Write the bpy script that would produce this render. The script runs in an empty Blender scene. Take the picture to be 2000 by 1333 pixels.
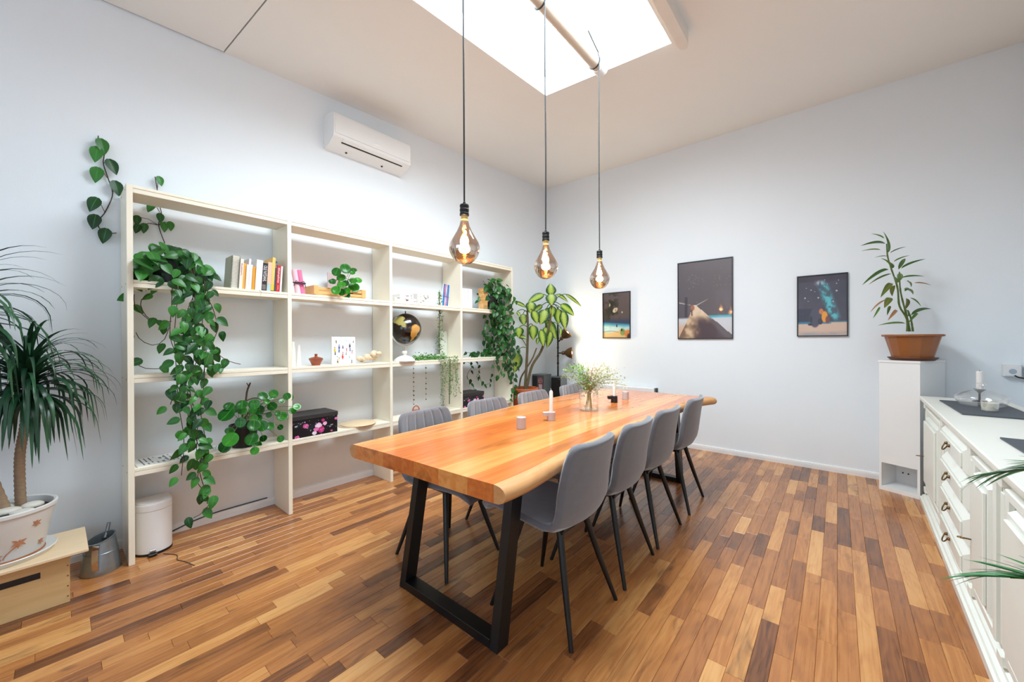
import bpy, math, random
import numpy as np
from mathutils import Vector, Matrix, Euler
random.seed(7)
SC = bpy.context.scene
COL = SC.collection

# ------------------------------------------------------------------ camera, world, lights, exposure
F_PX = 754.54
cd = bpy.data.cameras.new('camera'); cam = bpy.data.objects.new('camera', cd); COL.objects.link(cam)
cd.sensor_width = 36.0; cd.sensor_fit = 'HORIZONTAL'; cd.lens = 36.0*F_PX/2000.0
cd.clip_start = 0.05; cd.clip_end = 100
yaw, pit, rol = math.radians(40.115), math.radians(-0.167), math.radians(-0.217)
Fv = Vector((-math.sin(yaw)*math.cos(pit), math.cos(yaw)*math.cos(pit), math.sin(pit)))
Rv = Vector((math.cos(yaw), math.sin(yaw), 0)); Uv = Rv.cross(Fv)
R2 = Rv*math.cos(rol)+Uv*math.sin(rol); U2 = -Rv*math.sin(rol)+Uv*math.cos(rol)
M = Matrix((R2, U2, -Fv)).transposed().to_4x4(); M.translation = (0, 0, 1.28)
cam.matrix_world = M
SC.camera = cam

w = bpy.data.worlds.new('world'); SC.world = w; w.use_nodes = True
bg = w.node_tree.nodes['Background']; bg.inputs[0].default_value = (0.80, 0.90, 1.0, 1); bg.inputs[1].default_value = 1.5

def area(name, loc, rot, sx, sy, power, col, spread=180):
    l = bpy.data.lights.new(name, 'AREA'); l.shape = 'RECTANGLE'; l.size = sx; l.size_y = sy
    l.energy = power; l.color = col; l.spread = math.radians(spread)
    o = bpy.data.objects.new(name, l); o.location = loc; o.rotation_euler = rot; COL.objects.link(o); return o
area('skylight_daylight', (-1.455, 1.93, 3.575), (math.radians(2.86), 0, 0), 1.14, 2.1, 242, (0.80, 0.92, 0.985))
area('rear_window_daylight', (-1.1, -3.12, 1.85), (math.radians(90), 0, 0), 3.4, 1.9, 30, (0.52, 0.77, 1.0))
area('side_window_daylight', (1.22, -1.1, 1.75), (0, math.radians(90), 0), 1.7, 1.8, 16, (0.52, 0.77, 1.0))

SC.view_settings.view_transform = 'Standard'; SC.view_settings.look = 'None'
SC.view_settings.gamma = 1.0; SC.view_settings.use_curve_mapping = False
SC.view_settings.exposure = 0.06
SC.cycles.use_denoising = True
SC.cycles.max_bounces = 10; SC.cycles.diffuse_bounces = 4; SC.cycles.transparent_max_bounces = 16
SC.cycles.sample_clamp_indirect = 6.0; SC.cycles.caustics_reflective = False; SC.cycles.caustics_refractive = False

# ------------------------------------------------------------------ colours and materials
def lin(c): return c/12.92 if c <= 0.04045 else ((c+0.055)/1.055)**2.4
def rgb(r, g, b): return (lin(r/255), lin(g/255), lin(b/255), 1.0)
def nt(m):
    m.use_nodes = True; t = m.node_tree; b = t.nodes['Principled BSDF']; return t, b
def mat(name, c, rough=0.5, metal=0.0, var=0.05, scale=14.0, bump=0.0, bscale=70.0, stretch=(1, 1, 1), coat=0.0, sheen=0.0):
    m = bpy.data.materials.new(name); t, b = nt(m); N, L = t.nodes, t.links
    tc = N.new('ShaderNodeTexCoord'); mp = N.new('ShaderNodeMapping'); mp.inputs['Scale'].default_value = stretch
    L.new(tc.outputs['Object'], mp.inputs['Vector'])
    nz = N.new('ShaderNodeTexNoise'); nz.inputs['Scale'].default_value = scale; nz.inputs['Detail'].default_value = 4
    L.new(mp.outputs[0], nz.inputs['Vector'])
    mx = N.new('ShaderNodeMix'); mx.data_type = 'RGBA'
    mx.inputs['A'].default_value = tuple(x*(1-var) for x in c[:3])+(1,)
    mx.inputs['B'].default_value = tuple(min(1, x*(1+var)) for x in c[:3])+(1,)
    L.new(nz.outputs['Fac'], mx.inputs['Factor']); L.new(mx.outputs['Result'], b.inputs['Base Color'])
    b.inputs['Roughness'].default_value = rough; b.inputs['Metallic'].default_value = metal
    b.inputs['Coat Weight'].default_value = coat; b.inputs['Sheen Weight'].default_value = sheen
    if bump:
        n2 = N.new('ShaderNodeTexNoise'); n2.inputs['Scale'].default_value = bscale; n2.inputs['Detail'].default_value = 3
        L.new(mp.outputs[0], n2.inputs['Vector'])
        bp = N.new('ShaderNodeBump'); bp.inputs['Strength'].default_value = bump; bp.inputs['Distance'].default_value = 0.004
        L.new(n2.outputs['Fac'], bp.inputs['Height']); L.new(bp.outputs[0], b.inputs['Normal'])
    return m
def mat_emit(name, c, s):
    m = bpy.data.materials.new(name); t, b = nt(m)
    b.inputs['Base Color'].default_value = c; b.inputs['Emission Color'].default_value = c; b.inputs['Emission Strength'].default_value = s
    return m
def mat_attr(name, rough=0.5, coat=0.0):
    m = bpy.data.materials.new(name); t, b = nt(m); a = t.nodes.new('ShaderNodeAttribute'); a.attribute_name = 'Col'
    nz = t.nodes.new('ShaderNodeTexNoise'); nz.inputs['Scale'].default_value = 180
    mx = t.nodes.new('ShaderNodeMix'); mx.data_type = 'RGBA'; mx.blend_type = 'MULTIPLY'; mx.inputs['Factor'].default_value = 0.12
    t.links.new(a.outputs['Color'], mx.inputs['A']); t.links.new(nz.outputs['Color'], mx.inputs['B'])
    t.links.new(mx.outputs['Result'], b.inputs['Base Color'])
    b.inputs['Roughness'].default_value = rough; b.inputs['Coat Weight'].default_value = coat
    return m
def mat_clear(name, tint=(1, 1, 1, 1), gloss=(1, 1, 1, 1), base=0.04, edge=0.55, rough=0.02):
    """thin clear glass: mostly see-through, mirror-like towards grazing angles"""
    m = bpy.data.materials.new(name); m.use_nodes = True; t = m.node_tree; N, L = t.nodes, t.links
    N.remove(N['Principled BSDF']); out = N['Material Output']
    tr = N.new('ShaderNodeBsdfTransparent'); tr.inputs[0].default_value = tint
    gl = N.new('ShaderNodeBsdfGlossy'); gl.inputs['Color'].default_value = gloss; gl.inputs['Roughness'].default_value = rough
    lw = N.new('ShaderNodeLayerWeight'); lw.inputs['Blend'].default_value = 0.35
    mr = N.new('ShaderNodeMapRange'); mr.inputs['To Min'].default_value = base; mr.inputs['To Max'].default_value = edge
    L.new(lw.outputs['Facing'], mr.inputs['Value'])
    mx = N.new('ShaderNodeMixShader'); L.new(mr.outputs[0], mx.inputs[0]); L.new(tr.outputs[0], mx.inputs[1]); L.new(gl.outputs[0], mx.inputs[2])
    L.new(mx.outputs[0], out.inputs[0]); return m
def mat_leaf(name, c1, c2, rough=0.38, mid=None, edge=None, trans=0.22):
    """leaf: colour varies from leaf to leaf; midrib (and pale centre with a darker margin) from the leaf's own UV"""
    m = bpy.data.materials.new(name); t, b = nt(m); N, L = t.nodes, t.links
    oi = N.new('ShaderNodeObjectInfo')
    mx = N.new('ShaderNodeMix'); mx.data_type = 'RGBA'; mx.inputs['A'].default_value = c1; mx.inputs['B'].default_value = c2
    L.new(oi.outputs['Random'], mx.inputs['Factor']); col = mx.outputs['Result']
    uv = N.new('ShaderNodeUVMap'); uv.uv_map = 'UVMap'; sx = N.new('ShaderNodeSeparateXYZ'); L.new(uv.outputs[0], sx.inputs[0])
    ab = N.new('ShaderNodeMath'); ab.operation = 'ABSOLUTE'; L.new(sx.outputs[0], ab.inputs[0])
    if mid is not None:
        nz = N.new('ShaderNodeTexNoise'); nz.inputs['Scale'].default_value = 9; nz.inputs['Detail'].default_value = 5
        L.new(uv.outputs[0], nz.inputs['Vector'])
        ad = N.new('ShaderNodeMath'); ad.operation = 'MULTIPLY_ADD'; ad.inputs[1].default_value = 0.9; ad.inputs[2].default_value = -0.45
        L.new(nz.outputs['Fac'], ad.inputs[0])
        sm = N.new('ShaderNodeMath'); sm.operation = 'ADD'; L.new(ab.outputs[0], sm.inputs[0]); L.new(ad.outputs[0], sm.inputs[1])
        rp = N.new('ShaderNodeMapRange'); rp.inputs['From Min'].default_value = 0.30; rp.inputs['From Max'].default_value = 0.72
        L.new(sm.outputs[0], rp.inputs['Value'])
        m2 = N.new('ShaderNodeMix'); m2.data_type = 'RGBA'; m2.inputs['A'].default_value = mid
        L.new(rp.outputs[0], m2.inputs['Factor']); L.new(col, m2.inputs['B']); col = m2.outputs['Result']
    rb = N.new('ShaderNodeMapRange'); rb.inputs['From Min'].default_value = 0.02; rb.inputs['From Max'].default_value = 0.09
    rb.inputs['To Min'].default_value = 0.35; rb.inputs['To Max'].default_value = 0.0; L.new(ab.outputs[0], rb.inputs['Value'])
    m3 = N.new('ShaderNodeMix'); m3.data_type = 'RGBA'; m3.inputs['B'].default_value = edge or tuple(min(1, x*2.2) for x in c2[:3])+(1,)
    L.new(rb.outputs[0], m3.inputs['Factor']); L.new(col, m3.inputs['A']); col = m3.outputs['Result']
    L.new(col, b.inputs['Base Color']); b.inputs['Roughness'].default_value = rough
    tl = N.new('ShaderNodeBsdfTranslucent'); L.new(col, tl.inputs['Color'])
    ms = N.new('ShaderNodeMixShader'); ms.inputs[0].default_value = trans
    out = N['Material Output']; L.new(b.outputs[0], ms.inputs[1]); L.new(tl.outputs[0], ms.inputs[2]); L.new(ms.outputs[0], out.inputs[0])
    return m
def mat_wood(name, stops, sx=30.0, sy=2.2, rough=0.3, coat=0.15, fig=0.5, along='Y', attr=True, contrast=0.35, dark=(0.12, 0.05, 0.02, 1)):
    """wood: piece tone from attribute 'tone' (r tone, g offset, b figure); grain stretched along the piece"""
    m = bpy.data.materials.new(name); t, b = nt(m); N, L = t.nodes, t.links
    tc = N.new('ShaderNodeTexCoord'); at = N.new('ShaderNodeAttribute'); at.attribute_name = 'tone'
    sp = N.new('ShaderNodeSeparateColor'); L.new(at.outputs['Color'], sp.inputs[0])
    cm = N.new('ShaderNodeCombineXYZ')
    for k, f in ((0, 17.0), (1, 31.0), (2, 53.0)):
        mu = N.new('ShaderNodeMath'); mu.operation = 'MULTIPLY'; mu.inputs[1].default_value = f; L.new(sp.outputs[1], mu.inputs[0]); L.new(mu.outputs[0], cm.inputs[k])
    va = N.new('ShaderNodeVectorMath'); va.operation = 'ADD'; L.new(tc.outputs['Object'], va.inputs[0]); L.new(cm.outputs[0], va.inputs[1])
    def noise(sc, det, dist=0.0, ns=1.0):
        mp = N.new('ShaderNodeMapping'); mp.inputs['Scale'].default_value = sc; L.new(va.outputs[0], mp.inputs['Vector'])
        n = N.new('ShaderNodeTexNoise'); n.inputs['Scale'].default_value = ns; n.inputs['Detail'].default_value = det; n.inputs['Distortion'].default_value = dist
        L.new(mp.outputs[0], n.inputs['Vector']); return n.outputs['Fac']
    s3 = lambda a, c: (a, c, a) if along == 'Y' else ((c, a, a) if along == 'X' else (a, a, c))
    st = noise(s3(sx*3.2, sy*1.4), 5, 0.4); rg = noise(s3(sx*0.36, sy*0.75), 2, 0.6); bl = noise(s3(sx*0.5, sy*1.6), 3, 1.2)
    sn = N.new('ShaderNodeMath'); sn.operation = 'MULTIPLY'; sn.inputs[1].default_value = 46.0; L.new(rg, sn.inputs[0])
    si = N.new('ShaderNodeMath'); si.operation = 'SINE'; L.new(sn.outputs[0], si.inputs[0])
    # tone ramp
    cr = N.new('ShaderNodeValToRGB'); e = cr.color_ramp.elements
    e[0].position = 0; e[0].color = stops[0]; e[1].position = 1; e[1].color = stops[-1]
    for i in range(1, len(stops)-1):
        q = e.new(i/(len(stops)-1)); q.color = stops[i]
    tn = N.new('ShaderNodeMath'); tn.operation = 'MULTIPLY_ADD'; tn.inputs[1].default_value = contrast; L.new(st, tn.inputs[0])
    of = N.new('ShaderNodeMath'); of.operation = 'SUBTRACT'; of.inputs[1].default_value = contrast*0.5
    if attr: L.new(sp.outputs[0], of.inputs[0])
    else: of.inputs[0].default_value = 0.5
    L.new(of.outputs[0], tn.inputs[2])
    t2 = N.new('ShaderNodeMath'); t2.operation = 'MULTIPLY_ADD'; t2.inputs[1].default_value = 0.055; L.new(si.outputs[0], t2.inputs[0]); L.new(tn.outputs[0], t2.inputs[2])
    L.new(t2.outputs[0], cr.inputs[0])
    # dark figure streaks
    fr = N.new('ShaderNodeMapRange'); fr.inputs['From Min'].default_value = 0.56; fr.inputs['From Max'].default_value = 0.74; L.new(bl, fr.inputs['Value'])
    ff = N.new('ShaderNodeMath'); ff.operation = 'MULTIPLY'; L.new(fr.outputs[0], ff.inputs[0])
    if attr: L.new(sp.outputs[2], ff.inputs[1])
    else: ff.inputs[1].default_value = 0.5
    f2 = N.new('ShaderNodeMath'); f2.operation = 'MULTIPLY'; f2.inputs[1].default_value = fig; L.new(ff.outputs[0], f2.inputs[0])
    mx = N.new('ShaderNodeMix'); mx.data_type = 'RGBA'; mx.inputs['B'].default_value = dark
    L.new(f2.outputs[0], mx.inputs['Factor']); L.new(cr.outputs[0], mx.inputs['A']); L.new(mx.outputs['Result'], b.inputs['Base Color'])
    rr = N.new('ShaderNodeMapRange'); rr.inputs['To Min'].default_value = rough-0.05; rr.inputs['To Max'].default_value = rough+0.08; L.new(st, rr.inputs['Value'])
    L.new(rr.outputs[0], b.inputs['Roughness']); b.inputs['Coat Weight'].default_value = coat; b.inputs['Coat Roughness'].default_value = 0.15
    bp = N.new('ShaderNodeBump'); bp.inputs['Strength'].default_value = 0.08; bp.inputs['Distance'].default_value = 0.002
    L.new(st, bp.inputs['Height']); L.new(bp.outputs[0], b.inputs['Normal'])
    return m

# ------------------------------------------------------------------ mesh builder
class MB:
    def __init__(s): s.v = []; s.f = []; s.uv = None; s.col = None
    def add(s, vs, fs):
        n = len(s.v); s.v += [tuple(p) for p in vs]; s.f += [tuple(i+n for i in q) for q in fs]; return s
    def box(s, x0, x1, y0, y1, z0, z1, b=0.0):
        if x0 > x1: x0, x1 = x1, x0
        if y0 > y1: y0, y1 = y1, y0
        if z0 > z1: z0, z1 = z1, z0
        b = min(b, (x1-x0)*.45, (y1-y0)*.45, (z1-z0)*.45)
        if b <= 0:
            return s.add([(x, y, z) for z in (z0, z1) for y in (y0, y1) for x in (x0, x1)],
                         [(0, 2, 3, 1), (4, 5, 7, 6), (0, 1, 5, 4), (2, 6, 7, 3), (0, 4, 6, 2), (1, 3, 7, 5)])
        vs = []; idx = {}
        X, Y, Z = (x0, x1), (y0, y1), (z0, z1)
        for i in (0, 1):
            for j in (0, 1):
                for k in (0, 1):
                    sx, sy, sz = (1 if i == 0 else -1), (1 if j == 0 else -1), (1 if k == 0 else -1)
                    for a, p in enumerate(((X[i], Y[j]+sy*b, Z[k]+sz*b), (X[i]+sx*b, Y[j], Z[k]+sz*b), (X[i]+sx*b, Y[j]+sy*b, Z[k]))):
                        idx[i, j, k, a] = len(vs); vs.append(p)
        fs = []
        for a in range(3):
            o1, o2 = [(1, 2), (0, 2), (0, 1)][a]
            for side in (0, 1):
                q = []
                for (u, w_) in ((0, 0), (1, 0), (1, 1), (0, 1)):
                    k = [0, 0, 0]; k[a] = side; k[o1] = u; k[o2] = w_; q.append(idx[k[0], k[1], k[2], a])
                fs.append(q if (side == 1) != (a == 1) else q[::-1])
        for a in range(3):
            o1, o2 = [(1, 2), (0, 2), (0, 1)][a]
            for u in (0, 1):
                for w_ in (0, 1):
                    k0 = [0, 0, 0]; k1 = [0, 0, 0]; k0[a] = 0; k1[a] = 1
                    for kk in (k0, k1): kk[o1] = u; kk[o2] = w_
                    q = [idx[k0[0], k0[1], k0[2], o1], idx[k1[0], k1[1], k1[2], o1], idx[k1[0], k1[1], k1[2], o2], idx[k0[0], k0[1], k0[2], o2]]
                    n = (Vector(vs[q[1]])-Vector(vs[q[0]])).cross(Vector(vs[q[2]])-Vector(vs[q[0]]))
                    dirv = Vector((0, 0, 0)); dirv[o1] = 1 if u else -1; dirv[o2] = 1 if w_ else -1
                    fs.append(q if n.dot(dirv) > 0 else q[::-1])
        for i in (0, 1):
            for j in (0, 1):
                for k in (0, 1):
                    q = [idx[i, j, k, 0], idx[i, j, k, 1], idx[i, j, k, 2]]
                    n = (Vector(vs[q[1]])-Vector(vs[q[0]])).cross(Vector(vs[q[2]])-Vector(vs[q[0]]))
                    if n.dot(Vector((1 if i else -1, 1 if j else -1, 1 if k else -1))) < 0: q = q[::-1]
                    fs.append(q)
        return s.add(vs, fs)
    def lathe(s, prof, c=(0, 0, 0), seg=24, axis='Z', close=False):
        vs = []; fs = []; n = len(prof)
        for i in range(seg):
            a = 2*math.pi*i/seg; ca, sa = math.cos(a), math.sin(a)
            for r, z in prof:
                p = (r*ca, r*sa, z)
                if axis == 'X': p = (z, r*ca, r*sa)
                elif axis == 'Y': p = (r*sa, z, r*ca)
                vs.append((p[0]+c[0], p[1]+c[1], p[2]+c[2]))
        for i in range(seg):
            j = (i+1) % seg
            for k in range(n-1 if not close else n):
                l = (k+1) % n
                q = [i*n+k, j*n+k, j*n+l, i*n+l]
                if prof[k][0] < 1e-6: q = [i*n+k, j*n+l, i*n+l]
                elif prof[l][0] < 1e-6: q = [i*n+k, j*n+k, i*n+l]
                fs.append(q)
        return s.add(vs, fs)
    def tube(s, pts, r, seg=8, cap=True):
        pts = [Vector(p) for p in pts]; n = len(pts)
        rs = r if isinstance(r, (list, tuple)) else [r]*n
        up = None; vs = []; fs = []
        for i, p in enumerate(pts):
            d = (pts[min(i+1, n-1)]-pts[max(i-1, 0)])
            d = d.normalized() if d.length > 1e-9 else Vector((0, 0, 1))
            if up is None: up = d.orthogonal().normalized()
            up = (up-d*up.dot(d)); up = up.normalized() if up.length > 1e-6 else d.orthogonal().normalized()
            sd = d.cross(up)
            for k in range(seg):
                a = 2*math.pi*k/seg; vs.append(p+(up*math.cos(a)+sd*math.sin(a))*rs[i])
        for i in range(n-1):
            for k in range(seg):
                l = (k+1) % seg; fs.append((i*seg+k, i*seg+l, (i+1)*seg+l, (i+1)*seg+k))
        if cap: fs.append(tuple(range(seg-1, -1, -1))); fs.append(tuple((n-1)*seg+k for k in range(seg)))
        return s.add(vs, fs)
    def prism(s, poly, a, b, axis='Z'):
        """polygon (counter-clockwise seen from the + side of the axis) from a to b along axis"""
        n = len(poly)
        mk = {'Z': lambda p, t: (p[0], p[1], t), 'X': lambda p, t: (t, p[0], p[1]), 'Y': lambda p, t: (p[1], t, p[0])}[axis]
        vs = [mk(p, a) for p in poly]+[mk(p, b) for p in poly]
        fs = [tuple(range(n-1, -1, -1)), tuple(range(n, 2*n))]+[(i, (i+1) % n, n+(i+1) % n, n+i) for i in range(n)]
        return s.add(vs, fs)
    def grid(s, fn, nu, nv):
        vs = [fn(i/nu, j/nv) for j in range(nv+1) for i in range(nu+1)]
        fs = [(j*(nu+1)+i, j*(nu+1)+i+1, (j+1)*(nu+1)+i+1, (j+1)*(nu+1)+i) for j in range(nv) for i in range(nu)]
        return s.add(vs, fs)
    def sphere(s, c, r, nu=16, nv=10, sq=(1, 1, 1)):
        pr = [(math.sin(math.pi*k/nv)*r, -math.cos(math.pi*k/nv)*r) for k in range(nv+1)]
        pr[0] = (0, -r); pr[-1] = (0, r); n0 = len(s.v); s.lathe(pr, (0, 0, 0), nu)
        for i in range(n0, len(s.v)):
            p = s.v[i]; s.v[i] = (p[0]*sq[0]+c[0], p[1]*sq[1]+c[1], p[2]*sq[2]+c[2])
        return s
    def strip(s, pts, ws, nrm, fold=0.0):
        """blade along pts with half-widths ws; slight V fold"""
        pts = [Vector(p) for p in pts]; nrm = Vector(nrm); n = len(pts); vs = []; fs = []
        for i, p in enumerate(pts):
            d = (pts[min(i+1, n-1)]-pts[max(i-1, 0)]).normalized(); sd = d.cross(nrm)
            sd = sd.normalized() if sd.length > 1e-6 else d.orthogonal(); nn = sd.cross(d)
            vs += [p-sd*ws[i]+nn*fold*ws[i], p, p+sd*ws[i]+nn*fold*ws[i]]
        for i in range(n-1):
            for k in (0, 1): fs.append((3*i+k, 3*i+k+1, 3*i+k+4, 3*i+k+3))
        return s.add(vs, fs)
    def xf(s, Mx, n0=0):
        for i in range(n0, len(s.v)): s.v[i] = tuple(Mx @ Vector(s.v[i]))
        return s
    def mesh(s, name, m=None, ang=35, tone=None, colf=None):
        me = bpy.data.meshes.new(name); me.from_pydata(s.v, [], s.f)
        if m: me.materials.append(m)
        if ang:
            me.polygons.foreach_set('use_smooth', [True]*len(me.polygons))
            if ang < 180: me.set_sharp_from_angle(angle=math.radians(ang))
        if tone is not None:
            ca = me.color_attributes.new('tone', 'FLOAT_COLOR', 'POINT')
            t = tone if isinstance(tone[0], (tuple, list)) else [tone]*len(s.v)
            ca.data.foreach_set('color', [x for q in t for x in (q[0], q[1], q[2], 1.0)])
        if colf is not None:
            ca = me.color_attributes.new('Col', 'FLOAT_COLOR', 'CORNER'); arr = []
            for pi, p in enumerate(me.polygons):
                for li in p.loop_indices: arr += list(colf(pi, me.vertices[me.loops[li].vertex_index].co))
            ca.data.foreach_set('color', arr)
        if s.uv is not None:
            ul = me.uv_layers.new(name='UVMap'); arr = []
            for l in me.loops: arr += list(s.uv[l.vertex_index])
            ul.data.foreach_set('uv', arr)
        me.update(); return me
    def build(s, name, m, parent=None, rel=True, ang=35, loc=None, **k):
        """one mesh object; world coordinates are moved into the parent's (unrotated) frame when rel"""
        if parent is not None and rel:
            L = parent_loc(parent); s.v = [(p[0]-L[0], p[1]-L[1], p[2]-L[2]) for p in s.v]
        if parent is None and loc is not None:
            s.v = [(p[0]-loc[0], p[1]-loc[1], p[2]-loc[2]) for p in s.v]
        o = bpy.data.objects.new(name, s.mesh(name, m, ang, **k)); COL.objects.link(o)
        if parent is not None: o.parent = parent
        elif loc is not None: o.location = loc
        return o
def parent_loc(o):
    L = Vector((0, 0, 0))
    while o is not None: L += o.location; o = o.parent
    return L
def thing(name, label, cat, loc=(0, 0, 0), rz=0.0, group=None):
    o = bpy.data.objects.new(name, None); o.empty_display_size = 0.05; COL.objects.link(o); o.location = loc; o.rotation_euler = (0, 0, rz)
    return tag(o, label, cat, group)
def tag(o, label, cat, group=None):
    o['label'] = label; o['category'] = cat
    if group: o['group'] = group
    return o
def struct(o, label=None):
    o['kind'] = 'structure'
    if label: o['label'] = label
    return o
def stuff(o): o['kind'] = 'stuff'; return o
def put(name, me, parent, Mx):
    o = bpy.data.objects.new(name, me); o.parent = parent; o.matrix_basis = Mx; COL.objects.link(o); return o
def copy_tree(o, parent=None):
    c = o.copy(); COL.objects.link(c); c.parent = parent
    for ch in list(o.children): copy_tree(ch, c)
    return c
def text_mesh(s, size, m, sx=1.0):
    cu = bpy.data.curves.new('text', 'FONT'); cu.body = s; cu.size = size; cu.align_x = 'CENTER'; cu.align_y = 'CENTER'; cu.extrude = 0.0002
    o = bpy.data.objects.new('text', cu); COL.objects.link(o); bpy.context.view_layer.update()
    me = bpy.data.meshes.new_from_object(o.evaluated_get(bpy.context.evaluated_depsgraph_get()))
    bpy.data.objects.remove(o); me.materials.clear(); me.materials.append(m)
    if sx != 1.0:
        for v in me.vertices: v.co.x *= sx
    return me
def frame(y, n, p=(0, 0, 0), s=1.0, sx=1.0):
    """matrix whose Y axis points along y and Z axis near n (leaf placement)"""
    y = Vector(y).normalized(); n = Vector(n); n = n-y*n.dot(y)
    n = n.normalized() if n.length > 1e-6 else y.orthogonal().normalized()
    x = y.cross(n); Mx = Matrix((x*s*sx, y*s, n*s)).transposed().to_4x4(); Mx.translation = Vector(p); return Mx
def spline(pts, n):
    pts = [Vector(p) for p in pts]; out = []
    L = [0]
    for a, b in zip(pts, pts[1:]): L.append(L[-1]+(b-a).length)
    for i in range(n):
        t = L[-1]*i/(n-1); k = 0
        while k < len(pts)-2 and L[k+1] < t: k += 1
        u = (t-L[k])/max(1e-9, L[k+1]-L[k])
        p0, p1, p2, p3 = pts[max(k-1, 0)], pts[k], pts[k+1], pts[min(k+2, len(pts)-1)]
        out.append(0.5*((2*p1)+(p2-p0)*u+(2*p0-5*p1+4*p2-p3)*u*u+(3*p1-p0-3*p2+p3)*u**3))
    return out
U = random.uniform
VINE_A=[[(0.442,1.724),(0.488,1.654),(0.475,1.484),(0.463,1.301),(0.473,1.117),(0.484,0.902),(0.507,0.682),(0.494,0.469)],
 [(0.488,1.792),(0.548,1.708),(0.56,1.553),(0.539,1.363),(0.553,1.175),(0.537,0.988),(0.568,0.764),(0.567,0.575),(0.592,0.41),(0.617,0.323),(0.624,0.256),(0.578,0.208),(0.548,0.196)],
 [(0.512,1.827),(0.598,1.747),(0.61,1.589),(0.597,1.428),(0.603,1.237),(0.607,1.045),(0.586,0.857),(0.606,0.662),(0.58,0.509)],
 [(0.536,1.8),(0.572,1.617),(0.523,1.456),(0.497,1.208),(0.513,1.022),(0.544,0.862),(0.531,0.708),(0.555,0.609)],
 [(0.56,1.615),(0.636,1.527),(0.674,1.366),(0.647,1.236),(0.66,1.106)],
 [(0.596,1.365),(0.609,1.269),(0.673,1.203),(0.727,1.152),(0.797,1.125)],
 [(0.572,1.585),(0.584,1.333),(0.621,1.173),(0.673,1.122),(0.713,1.103)]]
VINE_B=[[(0.446,1.622),(0.376,1.568),(0.341,1.518),(0.359,1.442),(0.409,1.397),(0.482,1.406)],
 [(0.313,1.562),(0.317,1.486),(0.375,1.411)],
 [(0.469,1.367),(0.445,1.286),(0.397,1.255),(0.34,1.286),(0.32,1.333)],
 [(0.468,1.109),(0.396,1.11),(0.342,1.122),(0.319,1.163)]]
MASS_A=[[(0.385,1.884),(0.454,1.891),(0.539,1.882),(0.627,1.827),(0.648,1.714),(0.626,1.63),(0.513,1.586),(0.453,1.649),(0.301,1.64),(0.302,1.773),(0.33,1.808)]]
VINE_WALL=[[(0.252,1.944),(0.213,1.936),(0.18,1.954),(0.178,2.005),(0.203,2.057),(0.236,2.174),(0.219,2.262),(0.198,2.348),(0.201,2.41),(0.178,2.447),(0.178,2.509)],
 [(0.473,1.924),(0.444,2.034),(0.459,2.105),(0.445,2.184),(0.438,2.265),(0.428,2.345)]]
LEAF_WALL=[[(0.188,2.442),(0.173,2.388),(0.223,2.332),(0.174,2.267),(0.246,2.209),(0.167,2.086),(0.163,1.984),(0.206,1.911)],
 [(0.444,2.304),(0.411,2.12),(0.448,2.066),(0.467,2.011),(0.498,2.024),(0.342,2.026),(0.347,1.972),(0.375,1.984)]]
VINE_C=[[(3.468,1.673),(3.514,1.43),(3.589,1.245),(3.607,0.994),(3.635,0.804),(3.604,0.557)],
 [(3.377,1.667),(3.421,1.428),(3.466,1.184),(3.511,0.937)],
 [(3.534,1.739),(3.59,1.494),(3.638,1.276),(3.706,1.117)],
 [(3.511,1.061),(3.464,0.94),(3.399,0.853)],
 [(3.289,1.692),(3.349,1.426),(3.374,1.126),(3.311,1.038),(3.346,0.935)]]
VINE_D=[[(3.416,1.648),(3.415,1.431),(3.324,1.124)],
 [(3.326,1.582),(3.282,1.368),(3.306,1.155)],
 [(3.648,1.115),(3.413,1.097),(3.195,1.122),(3.008,1.139)],
 [(3.461,1.557),(3.487,1.37),(3.413,1.122)]]
VINE_E=[[(3.106,1.038),(3.205,0.973),(3.138,0.855),(3.246,0.694),(3.203,0.649)],
 [(3.273,1.031),(3.342,0.921),(3.289,0.826)],
 [(3.333,0.841),(3.395,0.742),(3.513,0.744),(3.542,0.858)]]
MASS_C=[[(3.202,1.809),(3.289,1.978),(3.404,2.071),(3.561,1.966),(3.707,1.872),(3.735,1.617),(3.626,1.498),(3.42,1.675),(3.209,1.626)]]
PILEA_A=[(0.714,0.806,0.042),(0.735,0.854,0.027),(0.765,0.833,0.022),(0.8,0.859,0.031),(0.807,0.816,0.024),(0.875,0.849,0.031),(0.925,0.797,0.029),(0.882,0.799,0.022),(0.79,0.743,0.029),(0.88,0.75,0.024),(0.919,0.74,0.022),(0.872,0.707,0.035),(0.923,0.694,0.033),(0.969,0.686,0.027),(0.736,0.641,0.042),(0.754,0.68,0.024),(0.718,0.589,0.035),(0.853,0.622,0.038),(0.91,0.554,0.029),(0.87,0.539,0.024),(0.946,0.594,0.022),(1.026,0.59,0.022),(1.048,0.658,0.018),(1.063,0.733,0.032),(1.002,0.812,0.029),(1.012,0.771,0.018),(0.986,0.752,0.018),(0.944,0.894,0.029),(0.995,0.907,0.027),(1.001,0.879,0.022),(0.958,0.856,0.018),(1.072,0.884,0.023),(1.059,0.844,0.018),(1.122,0.86,0.023),(1.14,0.8,0.024),(1.122,0.769,0.022),(1.119,0.731,0.018)]
PILEA_B=[(1.469,1.833,0.032),(1.539,1.869,0.038),(1.578,1.855,0.023),(1.61,1.848,0.021),(1.52,1.795,0.032),(1.426,1.747,0.023),(1.457,1.758,0.021),(1.485,1.728,0.028),(1.547,1.749,0.025),(1.602,1.774,0.028),(1.642,1.783,0.028),(1.63,1.728,0.041),(1.444,1.679,0.032),(1.5,1.67,0.026),(1.558,1.69,0.023),(1.562,1.653,0.026),(1.601,1.664,0.026)]
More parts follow.
